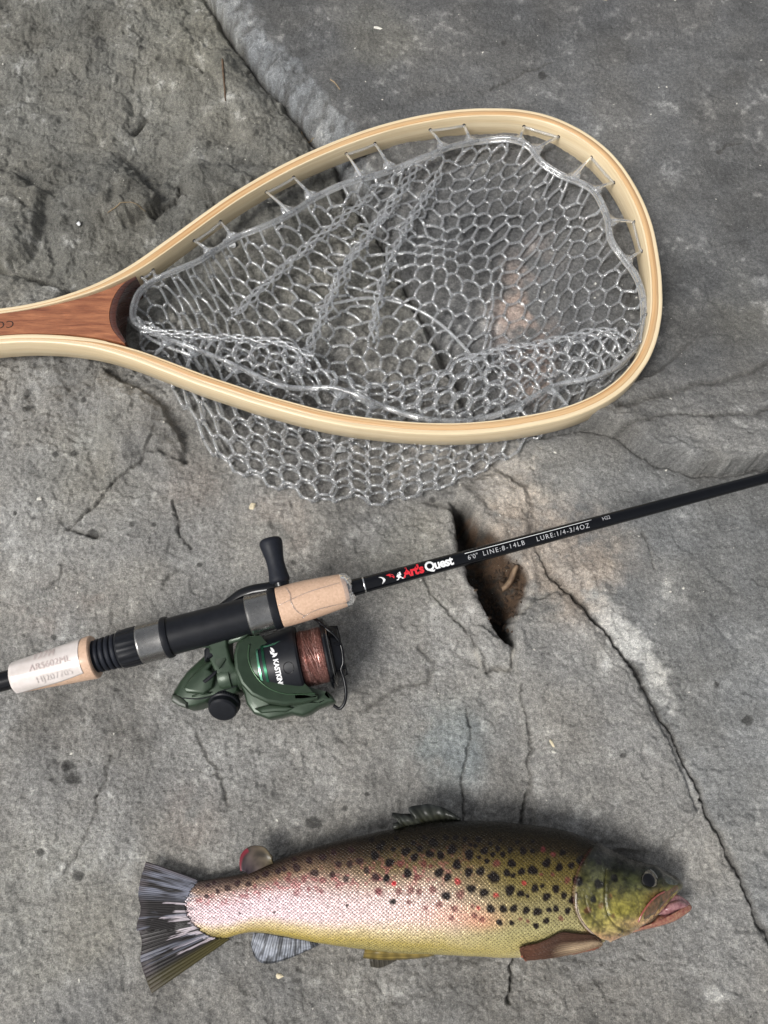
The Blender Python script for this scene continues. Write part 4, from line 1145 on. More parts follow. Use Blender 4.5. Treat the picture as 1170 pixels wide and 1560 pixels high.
# rotor arm cradle: broad band that leaves the back of the rotor and runs forward on the near side
arm = MB()
pth = catmull(QP([(560, 700, 0.047), (500, 716, 0.049), (455, 765, 0.050), (445, 850, 0.050), (470, 940, 0.049), (530, 1015, 0.046), (620, 1062, 0.043), (740, 1080, 0.040), (860, 1064, 0.038)]), 8)
cres = [(545, 700), (470, 712), (425, 760), (408, 830), (415, 915), (448, 995), (505, 1058), (590, 1098), (690, 1112), (790, 1100), (880, 1074), (884, 1044), (790, 1052), (700, 1052), (610, 1022), (545, 972), (500, 905), (480, 835), (486, 770), (520, 728)]
cw_ = QP(cres, 0.045); V, F = prism(cw_, 0.034, np.interp([c[0] for c in cres], [400, 500, 880], [0.0520, 0.0500, 0.0425]), 0.0022)
ra = fix(mesh_obj('rotor_arm', V, F, GREEN, reel)); sharp(ra, 28); bevel(ra, 0.0005, 2, 25)
ed = MB(); ed.tube(catmull(QP([(490, 760, 0.0508), (484, 835, 0.0505), (505, 905, 0.0500), (550, 970, 0.0490), (612, 1018, 0.0475), (700, 1046, 0.0458), (790, 1047, 0.0442), (870, 1042, 0.0425)]), 6), 0.00055, 6); ed.build('arm_edge', simple('edge_highlight_green', (0.06, 0.11, 0.06), 0.25, 0.6), ra)
bailarm = plate([(484, 1108), (470, 1050), (438, 985), (418, 930), (430, 880), (452, 900), (500, 990), (560, 1040), (650, 1075), (760, 1082), (850, 1070), (905, 1078), (928, 1070), (912, 1040), (938, 1036), (968, 1060), (990, 1094), (940, 1112), (895, 1128), (850, 1160), (800, 1178), (740, 1166), (680, 1182), (610, 1196), (560, 1176), (525, 1166)],
                0.018, 0.037, 'bail_arm', GREEN, ch=0.0030, bev=0.0006)
plate([(520, 1130), (600, 1108), (700, 1110), (745, 1128), (700, 1152), (640, 1150), (560, 1158)], 0.0365, 0.0392, 'arm_facet', GREEN, bailarm, ch=0.0016)
for (cx, cy, rad, h0, h1, nm, mt) in ((828, 1098, 0.0078, 0.034, 0.0405, 'pivot_boss', GREEN), (815, 1140, 0.0052, 0.034, 0.0412, 'line_roller_cap', GREEN), (812, 1156, 0.0024, 0.036, 0.0425, 'screw', SILVER)):
    c = Q(cx, cy, h0); rev_obj(nm, c, (0, 0, 1), [(0, rad), (h1 - h0 - .0012, rad), (h1 - h0 - .0003, rad * .9), (h1 - h0, rad * .8), (h1 - h0 - .0004, rad * .35), (h1 - h0 - .0004, rad * .02)], mt, bailarm, 32)
bw = MB(); bw.tube(catmull(QP([(862, 612, 0.046), (892, 632, 0.048), (935, 672, 0.049), (985, 715, 0.048), (1018, 770, 0.046), (1030, 860, 0.044), (1018, 905, 0.042), (1035, 960, 0.040), (1046, 1040, 0.037), (1036, 1100, 0.034), (1008, 1130, 0.032), (975, 1112, 0.031)]), 6), 0.0011, 10)
bw.build('bail_wire', BLK_GLOSS, reel)
# black round knob (handle screw cap)
kc = Q(352, 1085, 0.028); ka = unit(np.array([-0.02, -0.72, 0.62]))
kn = rev_obj('handle_cap', kc, ka, [(-0.004, 0.009), (0, 0.0098), (0.001, 0.0106), (0.0045, 0.0106), (0.0050, 0.0100), (0.0052, 0.0098), (0.0086, 0.0096), (0.0098, 0.0085), (0.0101, 0.0070), (0.0098, 0.0002)], BLK_SATIN, reel, 48)
tt = MB()
for k in range(40):
    a_ = k * 2 * math.pi / 40; e_ = unit(np.cross(ka, [1, 0, 0])); f_ = np.cross(ka, e_); d_ = e_ * math.cos(a_) + f_ * math.sin(a_)
    tt.tube([kc + d_ * 0.0105 + ka * 0.0012, kc + d_ * 0.0105 + ka * 0.0043], 0.00035, 5)
kk_ = tt.build('knurling', BLK_SATIN, kn); kk_['kind'] = 'stuff'
# crank arm and grip knob on the far side
ca = MB(); pth = catmull(QP([(330, 560, 0.040), (390, 515, 0.045), (450, 472, 0.049), (520, 450, 0.052), (600, 437, 0.054), (655, 428, 0.055), (690, 430, 0.055)]), 6)
ca.tube(pth, 0.0042, 14, flat=0.6); ca.build('crank_arm', BLK_GLOSS, reel)
ka0 = Q(668, 408, 0.056); ka1 = Q(607, 150, 0.060); kd = unit(ka1 - ka0); kl_ = np.linalg.norm(ka1 - ka0)
zc_ = 0.26496 / (FPX / 0.52)
gp = rev_obj('grip_knob', ka0, kd, [(kl_ * t, w / 2 * zc_) for t, w in ((-0.02, 30), (0.0, 88), (0.03, 110), (0.08, 116), (0.14, 112), (0.28, 102), (0.42, 98), (0.56, 103), (0.70, 116), (0.80, 126), (0.88, 130), (0.94, 124), (0.98, 104), (1.0, 60), (1.003, 5))], BLK_RUB, reel, 40, 50)
rev_obj('knob_neck', Q(676, 428, 0.055), kd, [(-0.002, 0.0038), (0, 0.0055), (0.003, 0.0058), (0.0045, 0.0048), (0.0062, 0.0058), (0.008, 0.0062)], BLK_GLOSS, gp, 28)
# ================================================================== BROWN TROUT
fish = thing('brown_trout', 'wet brown trout with black spots lying on its side on the rock, mouth slightly open', 'fish', tuple(P(640, 1360, 0)))
TOPL = [(268, 1358), (285, 1347), (301, 1342), (331, 1337), (365, 1331), (407, 1316), (444, 1302), (486, 1289), (538, 1275), (595, 1263), (650, 1254), (700, 1250), (760, 1251), (800, 1256), (851, 1263), (890, 1275), (920, 1290), (950, 1304), (975, 1312), (998, 1320), (1015, 1328), (1030, 1336), (1040, 1345)]
BOTL = [(268, 1418), (290, 1424), (320, 1430), (343, 1429), (365, 1423), (385, 1420), (426, 1425), (478, 1435), (520, 1441), (560, 1446), (610, 1451), (660, 1454), (734, 1457), (793, 1458), (840, 1453), (880, 1445), (910, 1437), (935, 1428), (960, 1417), (985, 1403), (1005, 1386), (1020, 1369), (1032, 1357), (1040, 1349)]
tl = catmull(TOPL, 8); bl = catmull(BOTL, 8)
yT = lambda x: np.interp(x, tl[:, 0], tl[:, 1]); yB = lambda x: np.interp(x, bl[:, 0], bl[:, 1])
THK = ([268, 285, 310, 345, 400, 470, 560, 650, 750, 850, 900, 950, 985, 1010, 1025, 1035, 1040], [1.2, 3.0, 7, 12, 19, 27, 36, 42, 45, 43, 41, 35, 28, 22, 17, 11, 3])
def thk_at(x):
    c = catmull(list(zip(*THK)), 6); return np.interp(x, c[:, 0], c[:, 1]) * 0.001
Z0F = 0.0035
ns, nr = 760, 300
sx = np.concatenate([np.linspace(268, 1000, 690), np.linspace(1001, 1040, 70)])
ph = np.linspace(0, 2 * math.pi, nr, endpoint=False)
# more vertices on the side that faces up
ph = ph - 0.55 * np.sin(2 * (ph)) * 0.0
zc = Z0F + thk_at(sx) * 0.5
zc = np.where(sx < 420, np.interp(sx, [268, 420], [0.0085, 0.0135]), zc); zc = np.maximum(zc, thk_at(sx) * .5 + 0.002)
Vb = np.zeros((ns, nr, 3))
TW = np.array([P(x, yT(x), z) for x, z in zip(sx, zc)]); BW = np.array([P(x, yB(x), z) for x, z in zip(sx, zc)])
for i in range(ns):
    c = (TW[i] + BW[i]) / 2; hv = (TW[i] - BW[i]) / 2; T = thk_at(sx[i]) / 2
    cp, sp = np.cos(ph), np.sin(ph)
    e = 0.92
    cc_, ss_ = np.sign(cp) * abs(cp) ** e, np.sign(sp) * abs(sp) ** e
    up = np.where(ss_ > 0, ss_ * T, ss_ * np.minimum(T, zc[i] - 0.0008))
    Vb[i] = c + hv[None] * cc_[:, None]; Vb[i, :, 2] = zc[i] + up
bx, by = proj(Vb)
w_ = (1 - np.sign(np.cos(ph)) * abs(np.cos(ph)) ** .92) / 2          # 0 back ... 1 belly
Wv = np.broadcast_to(w_[None], (ns, nr)); topside = np.broadcast_to((np.sin(ph) > -0.2)[None], (ns, nr))
SXg = np.broadcast_to(sx[:, None], (ns, nr))
# ---- modelling of the head: gill cover, cheek, jaw line, eye socket
def line_px(pts, n=8): return catmull(pts, n)
z6 = lambda l: [(780 + a / 3.9, 1240 + b / 3.9) for a, b in l]
GILL = line_px(z6([(470, 215), (420, 290), (385, 380), (370, 470), (380, 560), (410, 630), (455, 690), (515, 735), (570, 750)]))
PREOP = line_px(z6([(560, 330), (552, 430), (552, 520), (570, 600), (610, 655), (670, 690), (730, 680)]))
OPLOW = line_px(z6([(430, 480), (450, 570), (500, 640), (570, 690), (640, 715)]))
CHEEK = line_px(z6([(640, 470), (700, 450), (745, 490), (760, 560), (740, 630), (690, 660)]))
fxp, fyp = bx.ravel(), by.ravel()
hm = (fxp > 850) & topside.ravel()
hx, hy = fxp[hm], fyp[hm]
def sgn_dist(line, x, y):
    d = np.full(x.shape, 1e9); s = np.zeros(x.shape)
    for a, b in zip(line[:-1], line[1:]):
        v = b - a; L = v @ v + 1e-9; t = np.clip(((x - a[0]) * v[0] + (y - a[1]) * v[1]) / L, 0, 1)
        dx, dy = x - a[0] - t * v[0], y - a[1] - t * v[1]; dd = np.hypot(dx, dy); cr = v[0] * dy - v[1] * dx
        m_ = dd < d; d = np.where(m_, dd, d); s = np.where(m_, np.sign(cr), s)
    return d * s
dg_ = sgn_dist(GILL, hx, hy); 
# right of the gill edge is negative with this winding
if sgn_dist(GILL, np.array([930.0]), np.array([1360.0]))[0] > 0: dg_ = -dg_
dpz = np.zeros(len(fxp))
disp = 0.0014 * sst(2.0, -2.5, dg_) * np.exp(-np.clip(-dg_, 0, 200) / 34.0) - 0.0010 * np.exp(-((dg_ - 1.5) / 2.0) ** 2)
d2_ = sgn_dist(PREOP, hx, hy); disp += -0.0008 * np.exp(-(d2_ / 1.3) ** 2) + 0.0006 * np.exp(-((abs(d2_) - 4) / 3.0) ** 2)
d3_ = sgn_dist(OPLOW, hx, hy); disp += -0.0005 * np.exp(-(d3_ / 1.2) ** 2)
d4_ = sgn_dist(CHEEK, hx, hy); disp += -0.0003 * np.exp(-(d4_ / 1.6) ** 2)
ex, ey = 780 + 818 / 3.9, 1240 + 388 / 3.9
de = np.hypot(hx - ex, hy - ey); disp += 0.0014 * np.exp(-((de - 17) / 5.0) ** 2) - 0.0030 * np.exp(-(de / 11.0) ** 4)
disp += 0.00025 * fbm(hx, hy, 0.12, 3, 2) * 1.2
dpz[hm] = disp
# slight loose-skin waviness on the flank
dpz += np.where(fxp < 880, 0.0005 * fbm(fxp, fyp, 0.018, 3, 4) + 0.00012 * fbm(fxp, fyp, 0.09, 2, 1), 0)
nb_u = np.gradient(Vb, axis=0); nb_v = (np.roll(Vb, -1, 1) - np.roll(Vb, 1, 1))
nrmb = np.cross(nb_u, nb_v); nrmb /= np.linalg.norm(nrmb, axis=2)[..., None] + 1e-15
if nrmb[350, nr // 4, 2] < 0: nrmb = -nrmb
Vb2 = Vb.reshape(-1, 3) + nrmb.reshape(-1, 3) * dpz[:, None]
# ---- skin colour; the pale pink flank is partly sky sheen painted in
x_, y_ = fxp, fyp; w = Wv.ravel().copy()
wn_ = w + 0.05 * fbm(x_, y_, 0.02, 3, 3) + 0.02 * fbm(x_, y_, 0.1, 2, 5)
def ramp1(v, stops):
    p = [s[0] for s in stops]; return np.stack([np.interp(v, p, [s[1][c] for s in stops]) for c in range(3)], 1)
tail_c = ramp1(wn_, [(0, (0.018, 0.013, 0.010)), (0.10, (0.045, 0.028, 0.020)), (0.22, (0.18, 0.12, 0.08)), (0.36, (0.34, 0.24, 0.23)), (0.50, (0.47, 0.37, 0.40)), (0.72, (0.50, 0.40, 0.43)), (0.84, (0.42, 0.34, 0.17)), (0.95, (0.29, 0.225, 0.05)), (1, (0.20, 0.165, 0.05))])
mid_c = ramp1(wn_, [(0, (0.006, 0.005, 0.004)), (0.16, (0.016, 0.012, 0.006)), (0.30, (0.11, 0.08, 0.038)), (0.42, (0.27, 0.20, 0.15)), (0.55, (0.40, 0.31, 0.28)), (0.70, (0.47, 0.37, 0.34)), (0.82, (0.42, 0.35, 0.21)), (0.92, (0.29, 0.235, 0.075)), (1, (0.22, 0.19, 0.075))])
fore_c = ramp1(wn_, [(0, (0.005, 0.0045, 0.003)), (0.16, (0.014, 0.010, 0.005)), (0.30, (0.075, 0.057, 0.016)), (0.45, (0.135, 0.108, 0.036)), (0.60, (0.20, 0.175, 0.085)), (0.78, (0.27, 0.245, 0.12)), (0.92, (0.31, 0.265, 0.11)), (1, (0.34, 0.30, 0.16))])
head_c = ramp1(wn_, [(0, (0.006, 0.006, 0.006)), (0.18, (0.010, 0.012, 0.007)), (0.34, (0.042, 0.042, 0.016)), (0.52, (0.12, 0.108, 0.030)), (0.75, (0.23, 0.20, 0.05)), (0.90, (0.28, 0.20, 0.09)), (1, (0.40, 0.28, 0.17))])
def mixc(a, b, t): return a * (1 - t[:, None]) + b * t[:, None]
skin = mixc(tail_c, mid_c, sst(430, 600, x_)); skin = mixc(skin, fore_c, sst(640, 780, x_ + 40 * fbm(x_, y_, 0.02, 2, 1)))
strk = fbm(y_, x_, 0.30, 2, 3) * 0 + vnoise(y_ * 0.35, x_ * 0.03, 3)
k = sst(300, 276, x_ + 26 * strk) ; endc = np.where((w < .34)[:, None], np.array([[0.30, 0.30, 0.34]]), np.where((w > .86)[:, None], np.array([[0.10, 0.085, 0.03]]), np.array([[0.30, 0.26, 0.28]])))
skin = mixc(skin, endc * (0.5 + 1.2 * np.clip(strk + .4, 0, 1))[:, None], k)
skin = mixc(skin, np.broadcast_to(np.array([0.10, 0.085, 0.03]), skin.shape), sst(350, 318, x_) * sst(0.80, 0.95, w) * .85)
isH = np.zeros(len(x_)); isH[hm] = sst(3.0, -10.0, dg_) * 0.55 + 0.45 * sst(1.0, -1.5, dg_); isH = np.maximum(isH, sst(905, 915, x_) * (w < .25)); skin = mixc(skin, head_c, isH)
def pat(cx, cy, rx, ry, c, a):
    global skin
    k = a * np.exp(-(((x_ - cx) / rx) ** 2 + ((y_ - cy) / ry) ** 2)) * topside.ravel(); skin = mixc(skin, np.broadcast_to(np.array(c, float), skin.shape), k)
pat(560, 1385, 90, 28, (0.54, 0.43, 0.47), 0.45); pat(360, 1385, 70, 26, (0.50, 0.40, 0.46), 0.45); pat(700, 1395, 60, 18, (0.55, 0.26, 0.20), 0.45); pat(735, 1405, 25, 12, (0.62, 0.22, 0.16), 0.3)
pat(952, 1385, 24, 26, (0.23, 0.20, 0.035), 0.6); pat(905, 1345, 14, 20, (0.11, 0.115, 0.05), 0.4); pat(960, 1345, 14, 16, (0.06, 0.07, 0.03), 0.5); pat(900, 1425, 16, 6, (0.60, 0.30, 0.20), 0.6); pat(1000, 1375, 12, 14, (0.35, 0.16, 0.07), 0.6)
pat(980, 1405, 40, 7, (0.62, 0.38, 0.20), 0.5); pat(935, 1428, 20, 5, (0.55, 0.28, 0.16), 0.5)
pat(1010, 1330, 22, 8, (0.03, 0.035, 0.03), 0.7)
# red and bruised stipple along the side towards the tail
st1 = fbm(x_, y_, 0.16, 2, 6); k = sst(0.10, 0.30, st1) * sst(760, 640, x_) * np.exp(-((w - 0.36) / 0.12) ** 2) * 0.6; skin = mixc(skin, np.broadcast_to(np.array([0.22, 0.06, 0.07]), skin.shape), k)
SP5 = [(345, 288, 20), (200, 335, 20), (240, 290, 12), (275, 320, 14), (442, 325, 22), (383, 355, 18), (325, 348, 18), (38, 355, 20), (115, 392, 20), (245, 365, 18), (62, 310, 15), (135, 322, 12), (533, 350, 22), (612, 330, 18), (580, 270, 14), (510, 270, 12), (683, 320, 13), (747, 327, 13), (815, 333, 17), (863, 332, 11), (656, 350, 12), (708, 350, 13), (785, 285, 10), (866, 283, 9), (645, 293, 10), (565, 305, 10), (695, 275, 9), (1023, 340, 14), (468, 403, 21), (592, 438, 20), (530, 443, 20), (375, 445, 21), (755, 397, 19), (938, 395, 20), (1005, 418, 18), (1067, 408, 15), (865, 433, 23), (807, 440, 17), (730, 447, 17), (763, 460, 12), (665, 470, 25), (640, 465, 12), (420, 470, 18), (210, 448, 20), (98, 475, 17), (543, 530, 20), (610, 550, 20), (412, 567, 20), (746, 537, 24), (802, 555, 17), (838, 567, 10), (877, 527, 18), (938, 572, 19), (987, 530, 18), (915, 515, 11), (1029, 565, 15), (1100, 487, 22), (645, 635, 20), (711, 635, 18), (765, 633, 18), (831, 643, 17), (890, 650, 20), (951, 640, 13), (987, 635, 15), (1049, 645, 15), (690, 705, 15), (755, 708, 12), (883, 725, 14), (936, 698, 15), (133, 597, 14), (1070, 590, 16), (625, 385, 12), (583, 365, 10), (410, 262, 13), (460, 262, 12), (300, 262, 12), (150, 262, 12), (80, 290, 12), (20, 270, 13), (1115, 380, 20), (540, 300, 9)]
SR5 = [(920, 325, 11), (973, 350, 11), (676, 397, 16), (295, 402, 15), (170, 400, 15), (262, 470, 17), (45, 470, 22), (485, 560, 21), (342, 535, 18), (1047, 485, 14), (801, 688, 9), (375, 612, 15), (455, 632, 16), (440, 683, 13), (60, 545, 18), (163, 543, 17), (226, 540, 17), (270, 545, 15), (1013, 685, 12), (1150, 640, 14), (330, 412, 10), (305, 630, 12), (215, 600, 12), (560, 670, 14), (600, 690, 14), (550, 620, 9), (840, 700, 9), (970, 455, 9), (910, 455, 8)]
RD5 = [(138, 500, 10), (472, 492, 15), (672, 563, 12), (820, 500, 11), (580, 630, 9)]
SP4 = [(670, 325, 14), (742, 345, 14), (720, 295, 12), (840, 310, 12), (885, 310, 12), (925, 298, 13), (990, 362, 13), (953, 335, 11), (870, 370, 11), (815, 352, 11), (545, 350, 12), (596, 338, 11), (390, 408, 11), (430, 388, 11), (475, 390, 10), (350, 420, 8), (305, 440, 9), (310, 395, 8), (890, 252, 11), (820, 262, 10), (775, 282, 12), (620, 330, 9), (560, 455, 4), (440, 510, 4), (580, 505, 5), (875, 477, 6), (335, 385, 7), (510, 365, 7), (660, 290, 8)]
SR4 = [(775, 375, 12), (700, 370, 12), (635, 372, 11), (668, 428, 10), (1000, 420, 11), (590, 390, 8), (500, 400, 8), (770, 420, 9), (720, 410, 7), (835, 400, 8), (640, 350, 8)]
SP6 = [(512, 418, 24), (608, 382, 19), (482, 505, 17), (510, 285, 16), (400, 270, 16)]
SR6 = [(447, 572, 17), (525, 543, 15), (595, 602, 11), (582, 488, 13)]
def spots(lst, sc, ox, oy, c, a, edge=0.25, gl=1.0):
    global skin
    for (a_, b_, r_) in lst:
        cx, cy, r = ox + a_ / sc, oy + b_ / sc, r_ / sc * gl * 1.22
        m_ = (abs(x_ - cx) < 3 * r) & (abs(y_ - cy) < 3 * r) & topside.ravel()
        if not m_.any(): continue
        ang_ = np.arctan2(y_[m_] - cy, x_[m_] - cx)
        rr_s = 1 + 0.10 * np.sin(2 * ang_ + cx) + 0.08 * np.sin(3 * ang_ + cy * 3)
        d = np.hypot((x_[m_] - cx) * 1.04, y_[m_] - cy) / (r * rr_s)
        halo = a * 0.35 * np.exp(-((d - 1.35) / 0.3) ** 2) * (edge > .2)
        skin[m_] = skin[m_] * (1 + 0.25 * halo[:, None])
        k = a * sst(1 + edge, 1 - edge, d); skin[m_] = skin[m_] * (1 - k[:, None]) + np.array(c) * k[:, None]
spots(SP5, 3.44, 560, 1200, (0.005, 0.003, 0.0035), 0.98); spots(SR5, 3.44, 560, 1200, (0.10, 0.020, 0.025), 0.72, 0.4); spots(RD5, 3.44, 560, 1200, (0.30, 0.02, 0.03), 0.8, 0.3)
spots(SP4, 2.66, 200, 1200, (0.020, 0.010, 0.012), 0.88, 0.3); spots(SR4, 2.66, 200, 1200, (0.14, 0.03, 0.04), 0.65, 0.4); spots([(1065, 390, 8)], 2.66, 200, 1200, (0.42, 0.02, 0.03), .8)
spots(SP6, 3.9, 780, 1240, (0.010, 0.009, 0.008), 0.95); spots(SR6, 3.9, 780, 1240, (0.11, 0.05, 0.02), 0.7, 0.4)
# gill slit, jaw and cheek lines: dark creases and pale rims
gx_ = np.zeros(len(x_)); gx_[hm] = np.exp(-((dg_ - 1.2) / 1.1) ** 2) * 0.75; skin = mixc(skin, np.broadcast_to(np.array([0.07, 0.03, 0.03]), skin.shape), gx_)
mot = fbm(x_, y_, 0.10, 3, 2) + 0.6 * fbm(x_, y_, 0.35, 2, 4); skin = skin * (1 + isH * 1.1 * np.clip(mot, -.5, .6))[:, None]
gx_[hm] = np.exp(-((dg_ + 1.2) / 0.9) ** 2) * 0.45 * sst(1330, 1380, hy); skin = mixc(skin, np.broadcast_to(np.array([0.55, 0.42, 0.36]), skin.shape), gx_)
gx_[hm] = np.exp(-(d2_ / 1.0) ** 2) * 0.35; skin = mixc(skin, np.broadcast_to(np.array([0.10, 0.09, 0.02]), skin.shape), gx_)
skin = np.clip(skin, 0.004, 0.85)
tr = NM('trout_skin')
at = tr.n('Attribute'); at.attribute_name = 'tint'; fm = tr.n('Attribute'); fm.attribute_name = 'scaly'
uv = tr.n('UVMap'); uv.uv_map = 'grain'
def vmath(op, a, b=None):
    nd = tr.n('VectorMath'); nd.operation = op
    if isinstance(a, tuple): nd.inputs[0].default_value = a
    else: tr.l(a, nd.inputs[0])
    if b is not None:
        if isinstance(b, tuple): nd.inputs[1].default_value = b
        else: tr.l(b, nd.inputs[1])
    return nd
nz = tr.n('TexNoise'); nz.inputs['Scale'].default_value = 260; nz.inputs['Detail'].default_value = 2; tr.l(uv.outputs[0], nz.inputs['Vector'])
jit = vmath('MULTIPLY', vmath('SUBTRACT', nz.outputs['Color'], (0.5, 0.5, 0.5)).outputs[0], (0.0026, 0.0026, 0.0)).outputs[0]
uvj = vmath('ADD', uv.outputs[0], jit).outputs[0]
SU, SV = 0.0026, 0.0023
p0 = vmath('MULTIPLY', uvj, (1 / SU, 1 / SV, 0)).outputs[0]
def cell(off):
    q = vmath('FRACTION', vmath('ADD', p0, off).outputs[0]).outputs[0]
    q = vmath('SUBTRACT', q, (0.5, 0.5, 0)).outputs[0]; q = vmath('MULTIPLY', q, (1.0, 0.95, 0)).outputs[0]
    return vmath('LENGTH', q).outputs['Value']
dcell = tr.math('MINIMUM', cell((0, 0, 0)), cell((0.5, 0.5, 0)))
scale_h = tr.ramp(dcell, [(0.0, (1, 1, 1)), (0.30, (0.72,) * 3), (0.44, (0.15,) * 3), (0.50, (0, 0, 0))])
glint = tr.ramp(dcell, [(0.10, (1, 1, 1)), (0.33, (0, 0, 0))])
scm = tr.math('MULTIPLY', fm.outputs['Fac'], 1.0)
dk_ = tr.mix(scm, (1, 1, 1), tr.ramp(scale_h, [(0.05, (0.34, 0.29, 0.28)), (0.7, (1.32, 1.29, 1.22))]))
base = tr.mix(1.0, at.outputs['Color'], dk_, 'MULTIPLY')
rnd_ = tr.noise(tr.mapping(uv.outputs[0], (430, 430, 1)), 1.0, 3, 0.7)
base = tr.mix(1.0, base, tr.ramp(rnd_, [(0.32, (0.66,) * 3), (0.68, (1.34,) * 3)]), 'MULTIPLY')
tr.color(base)
gm = tr.n('Attribute'); gm.attribute_name = 'shine'
tr.l(tr.math('MULTIPLY', tr.math('MULTIPLY', glint, gm.outputs['Fac']), tr.ramp(rnd_, [(0.3, (0.3,) * 3), (0.6, (1.0,) * 3)])), tr.b.inputs['Metallic'])
tr.rough(tr.ramp(rnd_, [(0.3, (0.34,) * 3), (0.7, (0.22,) * 3)]))
tr.set(Coat_Weight=0.1, Coat_Roughness=0.05); tr.b.inputs['Specular IOR Level'].default_value = 0.18
wt_ = tr.n('Attribute'); wt_.attribute_name = 'wet'; tr.l(wt_.outputs['Fac'], tr.b.inputs['Coat Weight'])
b1 = tr.n('Bump'); b1.inputs['Distance'].default_value = 0.00055; tr.l(scale_h, b1.inputs['Height']); tr.l(tr.math('MULTIPLY', scm, 0.85), b1.inputs['Strength'])
tr.bump(tr.noise(tr.mapping(uv.outputs[0], (420, 420, 1)), 1.0, 4, 0.65), 0.45, 0.0009, b1.outputs[0])
cb = tr.n('Bump'); cb.inputs['Strength'].default_value = 0.8; cb.inputs['Distance'].default_value = 0.0028; tr.l(tr.noise(tr.mapping(uv.outputs[0], (190, 260, 1)), 1.0, 4, 0.6), cb.inputs['Height']); tr.l(cb.outputs[0], tr.b.inputs['Coat Normal'])
TROUT = tr.m
Fb = [tuple(f) for f in grid_faces(ns, nr, wrap_m=True).tolist()] + [tuple(range(nr))[::-1], tuple(range((ns - 1) * nr, ns * nr))]
bo = fix(mesh_obj('body', Vb2, Fb, TROUT, fish))
color_attr(bo, skin)
def fattr(o, name, v):
    a = o.data.attributes.new(name, 'FLOAT', 'POINT'); a.data.foreach_set('value', np.asarray(v, dtype=np.float32))
scl = (1 - isH) * sst(0.0, 0.10, w) * topside.ravel(); fattr(bo, 'scaly', scl); fattr(bo, 'wet', np.clip(isH * (0.60 + 1.4 * fbm(x_, y_, 0.06, 3, 5)) + 0.03 * (1 - isH), 0, 1))
lumi = skin @ np.array([.3, .6, .1]); fattr(bo, 'shine', 0.8 * sst(0.018, 0.09, lumi) * (1 - 0.5 * sst(640, 560, x_) * sst(0.35, 0.5, w)) * scl * sst(0.08, 0.2, w) * (1 - 0.55 * sst(0.5, 0.8, w)) * (1 - 0.35 * sst(700, 800, x_)))
us = np.r_[0, np.cumsum(np.linalg.norm(np.diff((TW + BW) / 2, axis=0), axis=1))]
gir = np.concatenate([np.zeros((ns, 1)), np.cumsum(np.linalg.norm(np.diff(Vb, axis=1), axis=2), axis=1)], 1)
# scale rows keep their number along the body: girth is measured from mid-flank
mid_i = nr // 4
gref = (gir - gir[:, mid_i:mid_i + 1]) * np.interp(sx, [268, 400, 700, 1040], [1.25, 1.12, 1.0, 1.0])[:, None]
add_uv(bo, np.c_[np.repeat(us, nr), gref.ravel()])

# ---- fins
zskin = lambda px_, py_: Vb2[np.argmin((bx - px_) ** 2 + (by - py_) ** 2 + np.where(np.sin(ph)[None] > 0, 0, 1e6))]
def fin(name, root, tip, sideA=None, sideB=None, z=(0.012, 0.008), nu=60, nv=30, rays=18, ripple=0.0008, thick=0.0007, jag=0, swap=False, colfn=None, bow=0.002, mat=None, follow=0.0):
    """a ray-ribbed membrane between its root line and its free edge (pixels)"""
    R_ = resample(catmull(root, 8), nu)
    if jag: R_[:, 0] += jag * (vnoise(np.arange(nu) * 0.42, np.zeros(nu), 2) + 0.5 * (np.random.RandomState(3).rand(nu) - .5)) * np.sin(np.linspace(0.1, 3.04, nu))
    T_ = resample(catmull(tip, 8), nu)
    V = []; C_ = []
    for i in range(nu):
        u = i / (nu - 1)
        for j in range(nv):
            v = j / (nv - 1); q = R_[i] * (1 - v) + T_[i] * v
            if i == 0 and sideA is not None or i == nu - 1 and sideB is not None: pass
            zz = z[0] * (1 - v) + z[1] * v + bow * math.sin(v * math.pi) + ripple * math.sin((v if swap else u) * rays * 2 * math.pi) * (0.3 + .7 * v) + ripple * 2.2 * math.sin(u * 5 + v * 2)
            V.append(P(q[0], q[1], max(zz, 0.001))); C_.append(colfn(u, v, q[0], q[1]))
    V = np.array(V)
    if follow:
        qx, qy = proj(V)
        for n_i in range(len(V)):
            if qy[n_i] < yB(qx[n_i]) - 1: V[n_i, 2] = max(V[n_i, 2], zskin(qx[n_i], qy[n_i])[2] + follow)
    gzz = ground_z(V); V[:, 2] = np.maximum(V[:, 2], gzz + 0.0010)
    o = mesh_obj(name, V, grid_faces(nu, nv), mat or FIN, fish)
    color_attr(o, np.clip(np.array(C_), 0.004, 0.9))
    uu, vv = np.meshgrid(np.arange(nu) / (nu - 1), np.arange(nv) / (nv - 1), indexing='ij'); add_uv(o, np.c_[vv.ravel() * rays, uu.ravel() * 2] if swap else np.c_[uu.ravel() * rays, vv.ravel()])
    s_ = o.modifiers.new('thick', 'SOLIDIFY'); s_.thickness = thick; s_.offset = -1
    return o
fk = NM('fin_membrane'); fa = fk.n('Attribute'); fa.attribute_name = 'tint'; fu = fk.n('UVMap'); fu.uv_map = 'grain'
ray = fk.n('TexWave'); ray.wave_type = 'BANDS'; ray.bands_direction = 'X'; ray.inputs['Scale'].default_value = 0.62; ray.inputs['Distortion'].default_value = 3.0; ray.inputs['Detail'].default_value = 2.0; ray.inputs['Detail Scale'].default_value = 0.6
fk.l(fk.mapping(fu.outputs[0], (1, 1.3, 1)), ray.inputs['Vector'])
fk.color(fk.mix(1.0, fa.outputs['Color'], fk.ramp(ray.outputs['Fac'], [(0.1, (0.75,) * 3), (0.9, (1.15,) * 3)]), 'MULTIPLY'))
